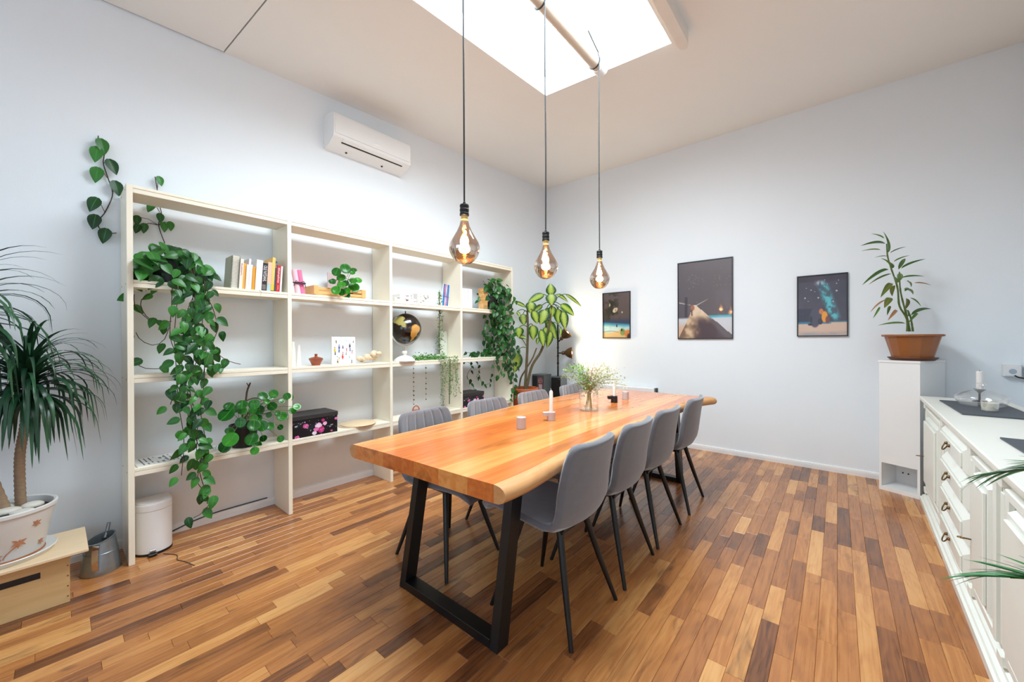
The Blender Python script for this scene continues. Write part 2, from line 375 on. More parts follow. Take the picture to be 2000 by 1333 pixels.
DIEFF=[(-2.942,4.153,1.876,-3.086,3.978,1.782,0.091),(-2.901,4.253,1.87,-2.882,4.216,2.017,0.104),(-2.844,4.17,1.882,-2.817,4.139,1.729,0.114),(-2.877,4.338,1.887,-2.728,4.411,1.815,0.049),(-2.679,4.243,1.869,-2.487,4.352,1.711,0.036),(-2.784,4.285,1.742,-2.606,4.382,1.624,0.091),(-3.158,4.035,1.712,-3.267,3.891,1.806,0.043),(-3.036,4.007,1.775,-3.031,3.959,1.635,0.108),(-3.019,4.218,1.746,-3.084,4.11,1.657,0.056),(-2.993,3.978,1.657,-2.919,3.987,1.501,0.095),(-2.923,4.167,1.676,-2.96,4.083,1.487,0.127),(-2.835,4.307,1.692,-2.795,4.288,1.501,0.104),(-2.725,4.269,1.654,-2.685,4.249,1.419,0.09),(-2.986,4.245,1.548,-2.832,4.321,1.307,0.105),(-2.92,4.038,1.414,-2.861,4.035,1.201,0.089),(-2.877,4.205,1.398,-2.878,4.151,1.181,0.073),(-2.962,4.199,1.454,-2.92,4.181,1.241,0.079),(-3.028,4.013,1.475,-2.99,3.992,1.289,0.102),(-3.217,4.05,1.63,-3.183,4.026,1.48,0.093),(-3.129,3.862,1.444,-3.117,3.819,1.32,0.101),(-3.206,3.928,1.327,-3.093,3.97,1.308,0.048),(-3.032,4.14,1.308,-3.022,4.095,1.229,0.037),(-2.748,4.249,1.438,-2.731,4.21,1.318,0.03),(-2.934,4.289,1.684,-2.977,4.201,1.644,0.074),(-3.152,3.844,1.646,-3.095,3.839,1.578,0.036),(-2.863,4.218,1.725,-2.836,4.188,1.583,0.091),(-3.096,3.759,1.133,-3.079,3.706,0.867,0.134)]
DIEFF_STEM=[[(-3.138,3.982,0.657),(-3.123,3.996,0.905),(-3.112,4.006,1.174),(-3.107,4.012,1.442),(-3.112,4.008,1.644)],[(-3.128,3.991,0.657),(-3.071,4.04,0.918),(-2.979,4.118,1.119),(-2.927,4.163,1.307),(-2.886,4.198,1.509),(-2.87,4.212,1.744)],[(-3.2,3.93,0.657),(-3.179,3.948,0.771),(-3.128,3.992,0.892),(-3.061,4.049,1.039),(-3.02,4.084,1.173)]]
RIBBON=[(0.318,4.455,1.988,0.326,4.358,2.146,0.034,0),(0.295,4.436,2.108,0.23,4.447,2.174,0.019,0),(0.302,4.442,2.065,0.174,4.269,2.066,0.009,0),(0.275,4.419,2.014,0.161,4.428,2.041,0.014,0),(0.334,4.469,1.987,0.413,4.43,2.032,0.015,0),(0.315,4.452,1.962,0.243,4.457,1.973,0.008,0),(0.357,4.488,1.914,0.446,4.497,1.967,0.012,0),(0.387,4.513,1.85,0.451,4.671,1.987,0.024,0),(0.403,4.526,1.858,0.538,4.535,1.935,0.021,0),(0.324,4.46,1.85,0.219,4.437,1.807,0.021,0),(0.324,4.46,1.854,0.174,4.267,1.757,0.014,0),(0.344,4.476,1.816,0.201,4.46,1.759,0.015,0),(0.407,4.529,1.781,0.534,4.532,1.797,0.021,0),(0.439,4.556,1.755,0.493,4.667,1.727,0.017,0),(0.485,4.595,1.738,0.588,4.616,1.73,0.013,2),(0.42,4.539,1.686,0.518,4.727,1.678,0.014,0),(0.341,4.473,1.738,0.287,4.323,1.652,0.034,1),(0.361,4.49,1.721,0.339,4.537,1.649,0.034,1),(0.334,4.467,1.618,0.303,4.375,1.554,0.039,1),(0.433,4.55,1.613,0.47,4.686,1.547,0.03,1),(0.459,4.572,1.617,0.524,4.523,1.554,0.015,0),(0.308,4.445,1.601,0.206,4.424,1.519,0.01,2),(0.268,4.411,1.541,0.235,4.318,1.461,0.007,0),(0.334,4.467,1.549,0.325,4.564,1.494,0.017,0),(0.373,4.5,1.515,0.332,4.36,1.45,0.021,2),(0.465,4.577,1.471,0.62,4.773,1.561,0.014,0),(0.446,4.561,1.463,0.442,4.492,1.528,0.026,0),(0.432,4.549,1.403,0.272,4.518,1.411,0.012,0),(0.505,4.61,1.488,0.454,4.463,1.425,0.009,0),(0.341,4.474,1.859,0.346,4.544,1.937,0.034,0),(0.374,4.501,1.738,0.361,4.425,1.799,0.031,0),(0.393,4.518,1.755,0.41,4.637,1.855,0.031,0),(0.334,4.468,1.876,0.294,4.33,1.945,0.015,0),(0.426,4.545,1.669,0.48,4.655,1.71,0.015,0)]
RIBBON_STEM=[[(0.442,4.557,1.338),(0.439,4.555,1.446),(0.393,4.517,1.549),(0.38,4.506,1.704),(0.341,4.474,1.859),(0.318,4.455,1.962),(0.312,4.45,2.065)],[(0.459,4.571,1.338),(0.439,4.555,1.463),(0.4,4.523,1.669),(0.393,4.518,1.832)],[(0.478,4.588,1.338),(0.465,4.577,1.446),(0.446,4.561,1.514)]]# ------------------------------------------------------------------ materials
WALL = mat('wall_paint', rgb(236, 242, 247), 0.75, var=0.012, scale=3, bump=0.12, bscale=160)
CEIL = mat('ceiling_paint', rgb(243, 243, 240), 0.85, var=0.015, scale=2)
WHITE = mat('white_lacquer', rgb(238, 238, 238), 0.4, var=0.01)
TRIM = mat('white_trim', rgb(236, 235, 234), 0.45, var=0.015)
CREAM = mat('cream_shelf_paint', rgb(243, 235, 216), 0.45, var=0.02, scale=5, bump=0.05, bscale=40)
GROOVE = mat('shelf_groove', rgb(120, 112, 100), 0.8)
BLACK = mat('black_metal', rgb(9, 9, 10), 0.42, var=0.08, scale=30)
BLACKP = mat('black_plastic', rgb(18, 17, 19), 0.45)
DGREY = mat('dark_grey', rgb(52, 58, 60), 0.5)
CORD = mat('black_cord', rgb(30, 30, 32), 0.7)
VELVET = mat('grey_velvet', rgb(106, 106, 112), 0.9, var=0.16, scale=26, bump=0.15, bscale=220, sheen=0.6)
CHROME = mat('chrome', rgb(215, 215, 218), 0.15, 1.0)
ZINC = mat('galvanised_zinc', rgb(150, 160, 166), 0.38, 0.75, var=0.12, scale=30)
TERRA = mat('terracotta', rgb(190, 96, 52), 0.65, var=0.12, scale=16)
BROWNPOT = mat('brown_glazed_clay', rgb(150, 92, 50), 0.42, var=0.1, scale=10, stretch=(1, 1, .3))
SOIL = mat('potting_soil', rgb(60, 40, 30), 0.95, var=0.5, scale=90, bump=0.6, bscale=120)
CERAM = mat('white_ceramic', rgb(240, 238, 234), 0.3, var=0.02)
CONC = mat('pale_concrete', rgb(190, 182, 182), 0.8, var=0.1, scale=60, bump=0.2, bscale=200)
WAX = mat('white_wax', rgb(246, 240, 236), 0.45, var=0.02)
SLATE = mat('dark_slate', rgb(70, 76, 84), 0.6, var=0.12, scale=20, bump=0.2, bscale=60)
SIDE = mat("ivory_sideboard_paint", rgb(234, 236, 228), 0.42, var=0.035, scale=8)
BRASS = mat('antique_brass', rgb(120, 96, 62), 0.4, 0.9, var=0.15)
STEM = mat('green_stem', rgb(92, 112, 52), 0.6, var=0.2, scale=30)
BSTEM = mat('brown_stem', rgb(78, 58, 44), 0.8, var=0.25, scale=40)
PALEW = mat_wood('pale_plywood', [rgb(214, 184, 146), rgb(226, 200, 164), rgb(236, 214, 182)], sx=22, sy=1.5, rough=0.5, coat=0, fig=0.12, attr=False, dark=rgb(190, 150, 105))
CRATEW = mat_wood('oak_crate', [rgb(188, 150, 100), rgb(208, 172, 120), rgb(222, 190, 142)], sx=22, sy=1.5, rough=0.5, coat=0, fig=0.3, attr=False, dark=rgb(150, 105, 62))
BLOCKW = mat_wood('block_wood', [rgb(216, 158, 92), rgb(232, 180, 114), rgb(240, 200, 140)], sx=40, sy=5, rough=0.5, coat=0, fig=0.1)
FLOORW = mat_wood('floor_wood', [rgb(90, 52, 30), rgb(130, 79, 44), rgb(158, 99, 54), rgb(180, 117, 64), rgb(200, 141, 82), rgb(212, 158, 99)], sx=30, sy=2.2, rough=0.27, coat=0.25, fig=0.85, contrast=0.5)
TABLEW = mat_wood('table_wood', [rgb(150, 68, 28), rgb(190, 95, 39), rgb(206, 112, 48), rgb(218, 134, 63), rgb(230, 160, 88)], sx=15, sy=1.0, rough=0.2, coat=0.3, fig=0.55, contrast=0.62, dark=rgb(104, 46, 20))
BARKW = mat_wood('live_edge_wood', [rgb(168, 110, 62), rgb(202, 146, 92), rgb(218, 168, 114)], sx=22, sy=3.5, rough=0.45, coat=0.05, fig=0.75, contrast=0.7, dark=rgb(96, 54, 28))
CLEAR = mat_clear('clear_glass', edge=0.5)
PANE = mat_clear('window_glass', edge=0.35)
SMOKE = mat_clear('smoked_mirror_glass', tint=(0.66, 0.44, 0.27, 1), gloss=(0.84, 0.75, 0.68, 1), base=0.58, edge=0.92, rough=0.02)
WATER = mat_clear('water', tint=(0.97, 0.98, 0.93, 1), edge=0.4)
FIL = mat_emit('glowing_filament', (1.0, 0.55, 0.16, 1), 45)
LAMPB = mat_emit('lit_lamp_bulb', (1.0, 0.82, 0.52, 1), 40)

# ------------------------------------------------------------------ room shell
XL, YB, XR, YR = -3.3871, 4.8257, 1.10, -3.0
def cz(y): return 3.5643-0.05*(YB-y)

floor = struct(MB().box(XL-.1, XR+.1, YR-.1, YB+.1, -.08, -.0085).build('floor', mat('subfloor', rgb(52, 32, 20), 0.8), rel=False), 'wood strip floor')
PW = 0.0663
pl = []
rw = random.Random(11)
x = XL+.004; row = 0
while x < XR-.004:
    y = YR+rw.uniform(-.5, 0)
    while y < YB-.006:
        L = rw.choice((.26, .34, .42, .5, .58, .66))*rw.uniform(.92, 1.08)
        y1 = min(y+L, YB-.006); y0 = max(y, YR)
        if YB-.006-y1 < .12: y1 = YB-.006
        if y1 > y0+.01: pl.append((x, min(x+PW, XR-.002), y0, y1))
        y = y1
    x += PW; row += 1
def pl_size(q):
    a, b, c, d = q; best = 0
    P = Vector(((a+b)/2, (c+d)/2, -1.28)); dep = P.dot(Fv)
    if dep < .3: return 0
    u = P.dot(R2)/dep*F_PX; v = -P.dot(U2)/dep*F_PX
    if abs(u) > 1000 or v > 700: return 0
    return (b-a)*(d-c)/dep**3
pl.sort(key=pl_size, reverse=True)
def plank_mb(mb, q):
    a, b, c, d = q; g = .00035; e = .0011
    a += g; b -= g; c += g; d -= g
    return mb.add([(a, c, -.0085), (b, c, -.0085), (b, d, -.0085), (a, d, -.0085), (a, c, -e), (b, c, -e), (b, d, -e), (a, d, -e),
                   (a+e, c+e, 0), (b-e, c+e, 0), (b-e, d-e, 0), (a+e, d-e, 0)],
                  [(0, 1, 5, 4), (1, 2, 6, 5), (2, 3, 7, 6), (3, 0, 4, 7), (4, 5, 9, 8), (5, 6, 10, 9), (6, 7, 11, 10), (7, 4, 8, 11), (8, 9, 10, 11)])
def plank_tone():
    t = rw.choice((.12, .25, .36, .42, .48, .52, .58, .64, .74, .86)); return (min(1, max(0, t+rw.uniform(-.06, .06))), rw.random(), rw.choice((.15, .3, .5, .8, 1.0)))
rest = MB(); rt = []
for i, q in enumerate(pl):
    t = plank_tone()
    if i < 300:
        plank_mb(MB(), q).build('plank', FLOORW, floor, ang=0, tone=t)
    else:
        plank_mb(rest, q); rt += [t]*12
stuff(rest.build('planks', FLOORW, floor, ang=0, tone=rt))

wl = struct(MB().box(XL-.2, XL, YR-.2, YB+.2, -.1, 3.9).build('wall_left', WALL, rel=False))
wb = struct(MB().box(XL-.2, XR+.2, YB, YB+.2, -.1, 3.9).build('wall_back', WALL, rel=False))
def wall_open(name, ax, p0, p1, a0, a1, o0, o1, z0, z1):
    mb = MB()
    def bx(s0, s1, t0, t1):
        if ax == 'x': mb.box(p0, p1, s0, s1, t0, t1)
        else: mb.box(s0, s1, p0, p1, t0, t1)
    bx(a0, o0, -.1, 3.9); bx(o1, a1, -.1, 3.9); bx(o0, o1, -.1, z0); bx(o0, o1, z1, 3.9)
    return struct(mb.build(name, WALL, rel=False))
wall_open('wall_right', 'x', XR, XR+.2, YR-.2, YB+.2, -2.0, -.2, .9, 2.6)
wall_open('wall_rear', 'y', YR-.2, YR, XL-.2, XR+.2, -2.8, .6, .9, 2.8)
def window(name, ax, p, a0, a1, z0, z1, nm):
    mb = MB()
    def bx(mb, s0, s1, t0, t1, d):
        if ax == 'x': mb.box(p-d, p+d, s0, s1, t0, t1)
        else: mb.box(s0, s1, p-d, p+d, t0, t1)
    t = .05
    bx(mb, a0, a0+t, z0, z1, .03); bx(mb, a1-t, a1, z0, z1, .03); bx(mb, a0+t, a1-t, z0, z0+t, .03); bx(mb, a0+t, a1-t, z1-t, z1, .03)
    for k in range(1, nm): bx(mb, a0+(a1-a0)*k/nm-.025, a0+(a1-a0)*k/nm+.025, z0+t, z1-t, .03)
    o = struct(mb.build(name, WHITE, rel=False))
    for k in range(nm):
        m2 = MB(); bx(m2, a0+(a1-a0)*k/nm+.02, a0+(a1-a0)*(k+1)/nm-.02, z0+.04, z1-.04, .004); m2.build('pane', PANE, o)
window('window_1', 'x', XR+.07, -2.0, -.2, .9, 2.6, 2)
window('window_2', 'y', YR-.07, -2.8, .6, .9, 2.8, 4)

# ceiling: two boards with a seam, skylight opening with its shaft and pane
H = [(-2.02, .98), (-.90, .98), (-.90, 2.957), (-1.994, 2.849)]
seam = lambda x: .801+.0672*(x-XL)
def slab(mb, poly, lo, hi):
    n = len(poly); return mb.add([(a, b, cz(b)+lo) for a, b in poly]+[(a, b, cz(b)+hi) for a, b in poly],
                          [tuple(range(n-1, -1, -1)), tuple(range(n, 2*n))]+[(i, (i+1) % n, n+(i+1) % n, n+i) for i in range(n)])
def holed(mb, x0, x1, y0, y1, yb0, yb1, lo, hi):
    slab(mb, [(x0, yb0), (x1, yb1), (x1, H[1][1]), H[1], H[0], (x0, H[0][1])], lo, hi)
    slab(mb, [(x0, H[0][1]), H[0], H[3], (x0, H[3][1])], lo, hi)
    slab(mb, [H[1], (x1, H[1][1]), (x1, H[2][1]), H[2]], lo, hi)
    slab(mb, [(x0, H[3][1]), H[3], H[2], (x1, H[2][1]), (x1, y1), (x0, y1)], lo, hi)
mb = MB(); holed(mb, XL-.2, XR+.2, YR-.2, YB+.2, YR-.2, YR-.2, .03, .10)
ceiling = struct(mb.build('ceiling', CEIL, rel=False, ang=0))
mb = MB(); holed(mb, XL, XR, 0, YB, seam(XL)+.004, seam(XR)+.004, 0, .03); mb.build('ceiling_panel', CEIL, ceiling, ang=0)
mb = MB(); slab(mb, [(XL+.012, YR), (XR-.01, YR), (XR-.01, seam(XR)-.004), (XL+.012, seam(XL)-.004)], 0.0, .03); mb.build('ceiling_panel', CEIL, ceiling, ang=0)
sky = MB()
for i in range(4):
    a, b = H[i], H[(i+1) % 4]; d = Vector((b[0]-a[0], b[1]-a[1])).normalized(); nx, ny = d.y*.04, -d.x*.04
    q = [a, b, (b[0]+nx, b[1]+ny), (a[0]+nx, a[1]+ny)]
    sky.add([(p[0], p[1], cz(p[1])+.001) for p in q]+[(p[0], p[1], cz(p[1])+.16) for p in q],
            [(0, 1, 5, 4), (1, 2, 6, 5), (2, 3, 7, 6), (3, 0, 4, 7), (4, 5, 6, 7), (3, 2, 1, 0)])
skyl = struct(sky.build('window_3', WHITE, rel=False, ang=0))
slab(MB(), [(-2.04, .96), (-.88, .96), (-.88, 2.985), (-2.02, 2.88)], .065, .070).build('pane', PANE, skyl)
# blind rail under the right edge of the opening
mb = MB()
def rail(mb, xa, xb, z0, z1, yend, rnd):
    mb.prism([(xa, 1.0), (xb, 1.0), (xb, yend-rnd)]+[(xb-(xb-xa)*.5*(1-math.cos(t)) if rnd else xb, yend-rnd+rnd*math.sin(t)) for t in [math.pi*k/8 for k in range(1, 8)]]+[(xa, yend-rnd)], z0, z1)
rail(mb, -.90, -.855, 3.385, 3.47, 2.90, .03); rail(mb, -.868, -.80, 3.36, 3.47, 2.93, .06)
tag(mb.build('blind_rail', mat('rail_beige', rgb(236, 230, 222), .55), ang=40, loc=(-.85, 2, 3.42), rel=False), 'beige stepped blind rail along the right edge of the skylight', 'rail')

# tube across the skylight
TX, TZ = -1.462, 3.468
t = thing('ceiling_tube', 'beige round tube running across the skylight opening', 'tube', (TX, 1.9, TZ))
MB().tube([(TX, .985, TZ), (TX, 2.60, TZ), (TX, 2.82, TZ)], .047, 20).build('pipe', mat('tube_beige', rgb(214, 200, 184), .5), t)
MB().tube([(TX, 2.80, TZ), (TX, 2.885, TZ)], .052, 20).build('end_socket', WHITE, t)

# baseboards
def skirting(name, ax, a0, a1):
    if ax == 'x': poly = [(XL, 0), (XL+.014, 0), (XL+.014, .036), (XL+.011, .038), (XL+.011, .041), (XL+.013, .043), (XL+.009, .056), (XL, .058)]; mb = MB().prism([(z, x_) for x_, z in poly], a0, a1, 'Y')
    else: poly = [(YB, 0), (YB, .058), (YB-.009, .056), (YB-.013, .043), (YB-.011, .041), (YB-.011, .038), (YB-.014, .036), (YB-.014, 0)]; mb = MB().prism(poly, a0, a1, 'X')
    return struct(mb.build(name, TRIM, rel=False, ang=0))
skirting('baseboard_left', 'x', YR, YB-.014); skirting('baseboard_back', 'y', XL, XR)

# ------------------------------------------------------------------ bookcase
FX, BX = -3.0794, -3.372
PY = [.2825, 1.1207, 1.9647, 2.8185, 3.6635]; PT = .0136
ZB = [.5036, 1.0396, 1.5908, 2.132]; TH = .043
bc = thing('bookcase', 'cream open-backed bookcase of four bays against the left wall', 'bookcase', (-3.22, 1.97, 0))
for y in PY:
    o = MB().box(BX, FX, y-PT, y+PT, 0, 2.178, .0015).build('side_panel', CREAM, bc)
for y in (PY[0],):
    for z in (ZB[0]+.02, ZB[1]+.02, ZB[2]+.02, ZB[3]+.02):
        for dx in (-.05, -.24):
            MB().lathe([(0, -.0008), (.0045, -.0008), (.005, 0), (.0045, .0004), (0, .0004)], (FX+dx, y-PT, z), 10, 'Y').build('screw', BRASS, bc)
for r in range(4):
    for k in range(4):
        y0, y1 = PY[k]+PT, PY[k+1]-PT; z = ZB[r]
        mb = MB().box(-3.300, FX-.002, y0, y1, z, z+.024, .0012).box(-3.300, FX-.009, y0, y1, z+.024, z+.0265).box(-3.300, FX-.002, y0, y1, z+.0265, z+TH, .0012)
        o = mb.build('shelf_board', CREAM, bc)
S0, S1, S2 = ZB[0]+TH, ZB[1]+TH, ZB[2]+TH

# ------------------------------------------------------------------ dining table
TBL_Y0, TBL_Y1, TZ0, TZ1 = .985, 3.80, .692, .76
tb = thing('dining_table', 'long live-edge wooden dining table on black steel frames', 'table', (-1.41, 2.4, 0))
def ledge(y): # left inner line / right inner line
    t_ = (y-TBL_Y0)/(TBL_Y1-TBL_Y0)
    l = -1.885-.098*math.sin(min(1, t_*1.35)*math.pi/2)+.012*math.sin(9*t_)+.05*max(0, t_-.93)/.07
    r = -.900-.035*math.sin(t_*math.pi)+.006*math.sin(11*t_+.5)+.007*math.sin(23*t_)+.085*max(0, (t_-.90)/.10)**1.5
    return l, r
xs = [-1.90, -1.63, -1.40, -1.235, -1.07, -.94]
yend = lambda x_: (.967+.053*(x_+1.9)+.003*math.sin(7*x_), TBL_Y1+.0*x_-.10*max(0, (-1.7-x_))/.3)
NY = 40
tones = [.72, .45, .62, .9, .5]
for k in range(5):
    vs = []; fs = []
    for j in range(NY+1):
        t_ = j/NY
        def edge(i):
            y0_, y1_ = yend(xs[i]); y = y0_+(y1_-y0_)*t_
            l, r = ledge(y)
            if i == 0: return l+.045, y
            if i == 5: return r-.05, y
            return xs[i]+.012*math.sin(3.1*t_+i)+.006*math.sin(8*t_+2*i), y
        (xa, ya), (xb, yb_) = edge(k), edge(k+1)
        g = .0002; e = .0006
        vs += [(xa+g, ya, TZ0), (xb-g, yb_, TZ0), (xb-g, yb_, TZ1-e), (xb-g-e, yb_, TZ1), (xa+g+e, ya, TZ1), (xa+g, ya, TZ1-e)]
    for j in range(NY):
        for q in range(6):
            r_ = (q+1) % 6; fs.append((6*j+q, 6*j+r_, 6*j+6+r_, 6*j+6+q)[::-1])
    fs.append(tuple(range(6))); fs.append(tuple(6*NY+q for q in range(5, -1, -1)))
    MB().add(vs, fs).build('plank', TABLEW, tb, ang=30, tone=(tones[k], .13+.19*k, .9))
for side in (0, 1):
    vs = []; fs = []; n = 9
    for j in range(NY+1):
        t_ = j/NY; y0_, y1_ = yend(xs[0 if side == 0 else 5]); y = y0_+(y1_-y0_)*t_; l, r = ledge(y)
        hump = .006*math.sin(13*t_+side)+.004*math.sin(41*t_)
        prof = [(0, TZ0), (.022+hump*.4, TZ0+.002), (.040+hump*.7, TZ0+.010), (.0505+hump, TZ0+.026), (.050+hump, TZ0+.042), (.043+hump*.7, TZ0+.056), (.030+hump*.3, TZ0+.064), (.016, TZ1-.0012), (0, TZ1)]
        for d, z in prof:
            vs.append((l+.045-d, y, z) if side == 0 else (r-.05+d, y, z))
    for j in range(NY):
        for q in range(n):
            r_ = (q+1) % n; f = (n*j+q, n*j+r_, n*j+n+r_, n*j+n+q); fs.append(f if side == 0 else f[::-1])
    fs.append(tuple(range(n)) if side == 1 else tuple(range(n-1, -1, -1))); fs.append(tuple(n*NY+q for q in range(n)) if side == 0 else tuple(n*NY+q for q in range(n-1, -1, -1)))
    o = MB().add(vs, fs).build('live_edge', BARKW, tb, ang=50, tone=(.55, .3+side*.4, .8)); o['label'] = 'pale rounded live edge of the table top'
for y0, y1, s in ((1.155, 1.30, 1), (3.645, 3.50, -1)):
    fr = MB().box(-1.76, -1.05, y1-.06*s, y1+.02*s, .684, .692).build('top_plate', BLACK, tb)
    w_ = .044
    for xa, xb in ((-1.746, -1.746+w_), (-1.103, -1.103+w_)):
        vs = []
        for z, yy in ((.0, y0), (.684, y1)):
            vs += [(xa, yy-.0, z), (xb, yy-.0, z), (xb, yy+.068*s, z), (xa, yy+.068*s, z)]
        f = [(0, 1, 5, 4), (1, 2, 6, 5), (2, 3, 7, 6), (3, 0, 4, 7), (3, 2, 1, 0), (4, 5, 6, 7)]
        MB().add([(a, b-(.03 if z > .3 else 0)*s, z) for a, b, z in vs], f if s > 0 else [q[::-1] for q in f]).build('leg', BLACK, tb)
    MB().box(-1.746+w_, -1.103, y0, y0+.068*s, .0, .04, .002).build('foot_bar', BLACK, tb)

# ------------------------------------------------------------------ chairs
PR = [(.303, .410, .138), (.300, .434, .164), (.280, .453, .184), (.215, .463, .200), (.115, .459, .210), (0, .450, .216), (-.08, .444, .219), (-.135, .452, .221), (-.172, .478, .222), (-.194, .52, .222),
      (-.206, .57, .221), (-.213, .62, .219), (-.219, .67, .216), (-.225, .72, .213), (-.231, .76, .208), (-.237, .79, .201), (-.241, .81, .191), (-.245, .825, .174), (-.247, .834, .142)]
NT = 48
def chair_mesh(a, b, name):
    rows = []
    pts = PR[a:b+1]
    def surf(i, t_, off):
        x_, z, hw = PR[i]; y = t_*hw
        p0, p1 = PR[max(i-1, 0)], PR[min(i+1, len(PR)-1)]
        tx, tz = p1[0]-p0[0], p1[2-1]-p0[1]; L = math.hypot(tx, tz); nx, nz = tz/L, -tx/L   # normal towards the sitter
        s_ = max(0, min(1, (i-6)/5))
        tp = max(0, (i-11)/7); c = (.026*(1-s_)+.046*s_)*(1-.55*tp)*(abs(t_)**2.2)
        dx, dz = nx*c, nz*c
        if off > 0:
            gr = 0
            if i >= 7:
                ph = (t_+1)*3; q = abs(ph-round(ph)); gr = .0055*math.exp(-(q/.07)**2)*min(1, (i-6)/3)*min(1, (len(PR)-i)/3) if .4 < ph < 5.6 else 0
            off2 = off-gr
        else: off2 = off
        thin = 1 if abs(t_) < .93 else (1-((abs(t_)-.93)/.07)**2)**.5 if abs(t_) < 1 else 0
        thin = max(.12, thin)*(1 if 0 < i < len(PR)-1 else .35)
        return (x_+dx+nx*off2*thin, y, z+dz+nz*off2*thin)
    mb = MB(); n = b-a+1; vs = []
    for i in range(a, b+1):
        ring = [surf(i, -1+2*k/NT, .017) for k in range(NT+1)]+[surf(i, 1-2*k/NT, -.017) for k in range(NT+1)]
        vs += ring
    m_ = 2*(NT+1); fs = []
    for j in range(n-1):
        for k in range(m_):
            l = (k+1) % m_; fs.append((j*m_+k, j*m_+l, (j+1)*m_+l, (j+1)*m_+k))
    for k in range(NT):
        fs.append((k+1, k, m_-1-k, m_-2-k)); q = (n-1)*m_; fs.append((q+k, q+k+1, q+m_-2-k, q+m_-1-k))
    mb.add(vs, fs)
    return mb.mesh(name, VELVET, 60)
ch0 = thing('dining_chair', '', 'chair', (0, 0, 0))
put('seat', chair_mesh(0, 8, 'seat'), ch0, Matrix())
put('backrest', chair_mesh(8, len(PR)-1, 'backrest'), ch0, Matrix())
fm = MB()
for sx in (1, -1):
    fm.tube([(sx*.12, -.125, .424), (sx*.12, .125, .424)], .010, 8)
fm.tube([(-.13, -.115, .424), (.13, -.115, .424)], .009, 8); fm.tube([(-.13, .115, .424), (.13, .115, .424)], .009, 8)
put('seat_frame', fm.mesh('seat_frame', BLACK), ch0, Matrix())
for sx in (1, -1):
    for sy in (1, -1):
        put('leg', MB().tube([(sx*.105, sy*.11, .428), (sx*.16, sy*.155, .22), (sx*.223, sy*.208, 0)], [.0165, .0145, .0095], 12).mesh('leg', BLACK, 50), ch0, Matrix())
G = 'grey velvet dining chairs around the table'
CH = [(-1.057, 1.567, 180, 'grey velvet chair nearest the camera on the sideboard side of the table'),
      (-1.057, 2.075, 180, 'second grey velvet chair from the camera on the sideboard side of the table'),
      (-1.057, 2.580, 180, 'third grey velvet chair from the camera on the sideboard side of the table'),
      (-1.053, 3.178, 180, 'last grey velvet chair on the sideboard side, beside the far table end'),
      (-1.80, 1.530, 0, 'ribbed grey velvet chair at the bookcase side nearest the camera'),
      (-1.80, 2.095, 0, 'second ribbed grey velvet chair from the camera on the bookcase side'),
      (-1.80, 2.665, 0, 'third ribbed grey velvet chair on the bookcase side, before the terracotta pot'),
      (-1.80, 3.290, 0, 'last ribbed grey velvet chair on the bookcase side, beside the glass vase')]
for i, (x_, y_, a_, lab) in enumerate(CH):
    c = ch0 if i == 0 else copy_tree(ch0)
    c.location = (x_, y_, 0); c.rotation_euler = (0, 0, math.radians(a_+[0, 1.2, -1, 1.5, 1, -1.5, 0, 2][i])); c['label'] = lab; c['group'] = G

# ------------------------------------------------------------------ air conditioner
ac = thing('air_conditioner', 'white wall-mounted split air conditioner above the bookcase', 'air conditioner', (XL, 1.89, 3.07))
Y0, Y1 = 1.512, 2.272
MB().prism([(z, x_) for x_, z in [(XL, 2.937), (-3.285, 2.955), (-3.212, 3.0), (-3.205, 3.03), (-3.208, 3.16), (-3.222, 3.195), (-3.25, 3.205), (XL, 3.21)]], Y0, Y1, 'Y').build('housing', WHITE, ac, ang=25)
mb = MB().prism([(z, x_) for x_, z in [(-3.2055, 3.022), (-3.2005, 3.024), (-3.2035, 3.162), (-3.218, 3.196), (-3.222, 3.195), (-3.2085, 3.16)]], Y0+.012, Y1-.012, 'Y'); mb.build('front_panel', WHITE, ac, ang=30)
def low(d, h): # point on the sloping lower face, d from the front edge 0..1
    return (-3.212+(-3.285+3.212)*d, 3.0+(2.955-3.0)*d)
mb = MB(); a_, b_ = low(.42, 0), low(.55, 0)
mb.prism([(a_[1]-.0035, a_[0]+.002), (b_[1]-.0035, b_[0]+.002), (b_[1]+.004, b_[0]), (a_[1]+.004, a_[0])], Y0+.085, Y1-.075, 'Y'); mb.build('air_slot', BLACKP, ac, ang=0)
mb = MB(); a_, b_ = low(-.02, 0), low(.38, 0)
mb.prism([(a_[1]-.005, a_[0]+.004), (b_[1]-.005, b_[0]+.003), (b_[1]+.002, b_[0]), (a_[1]+.002, a_[0])], Y0+.085, Y1-.075, 'Y'); mb.build('louver', WHITE, ac, ang=0)
MB().sphere((-3.203, 1.905, 3.055), 1, 14, 8, (.008, .040, .013)).build('display', mat('gloss_white', rgb(250, 250, 250), .15), ac)
for y in (1.68, 2.03): MB().sphere((-3.33, y, 2.945), .010, 8, 6).build('clip', DGREY, ac)

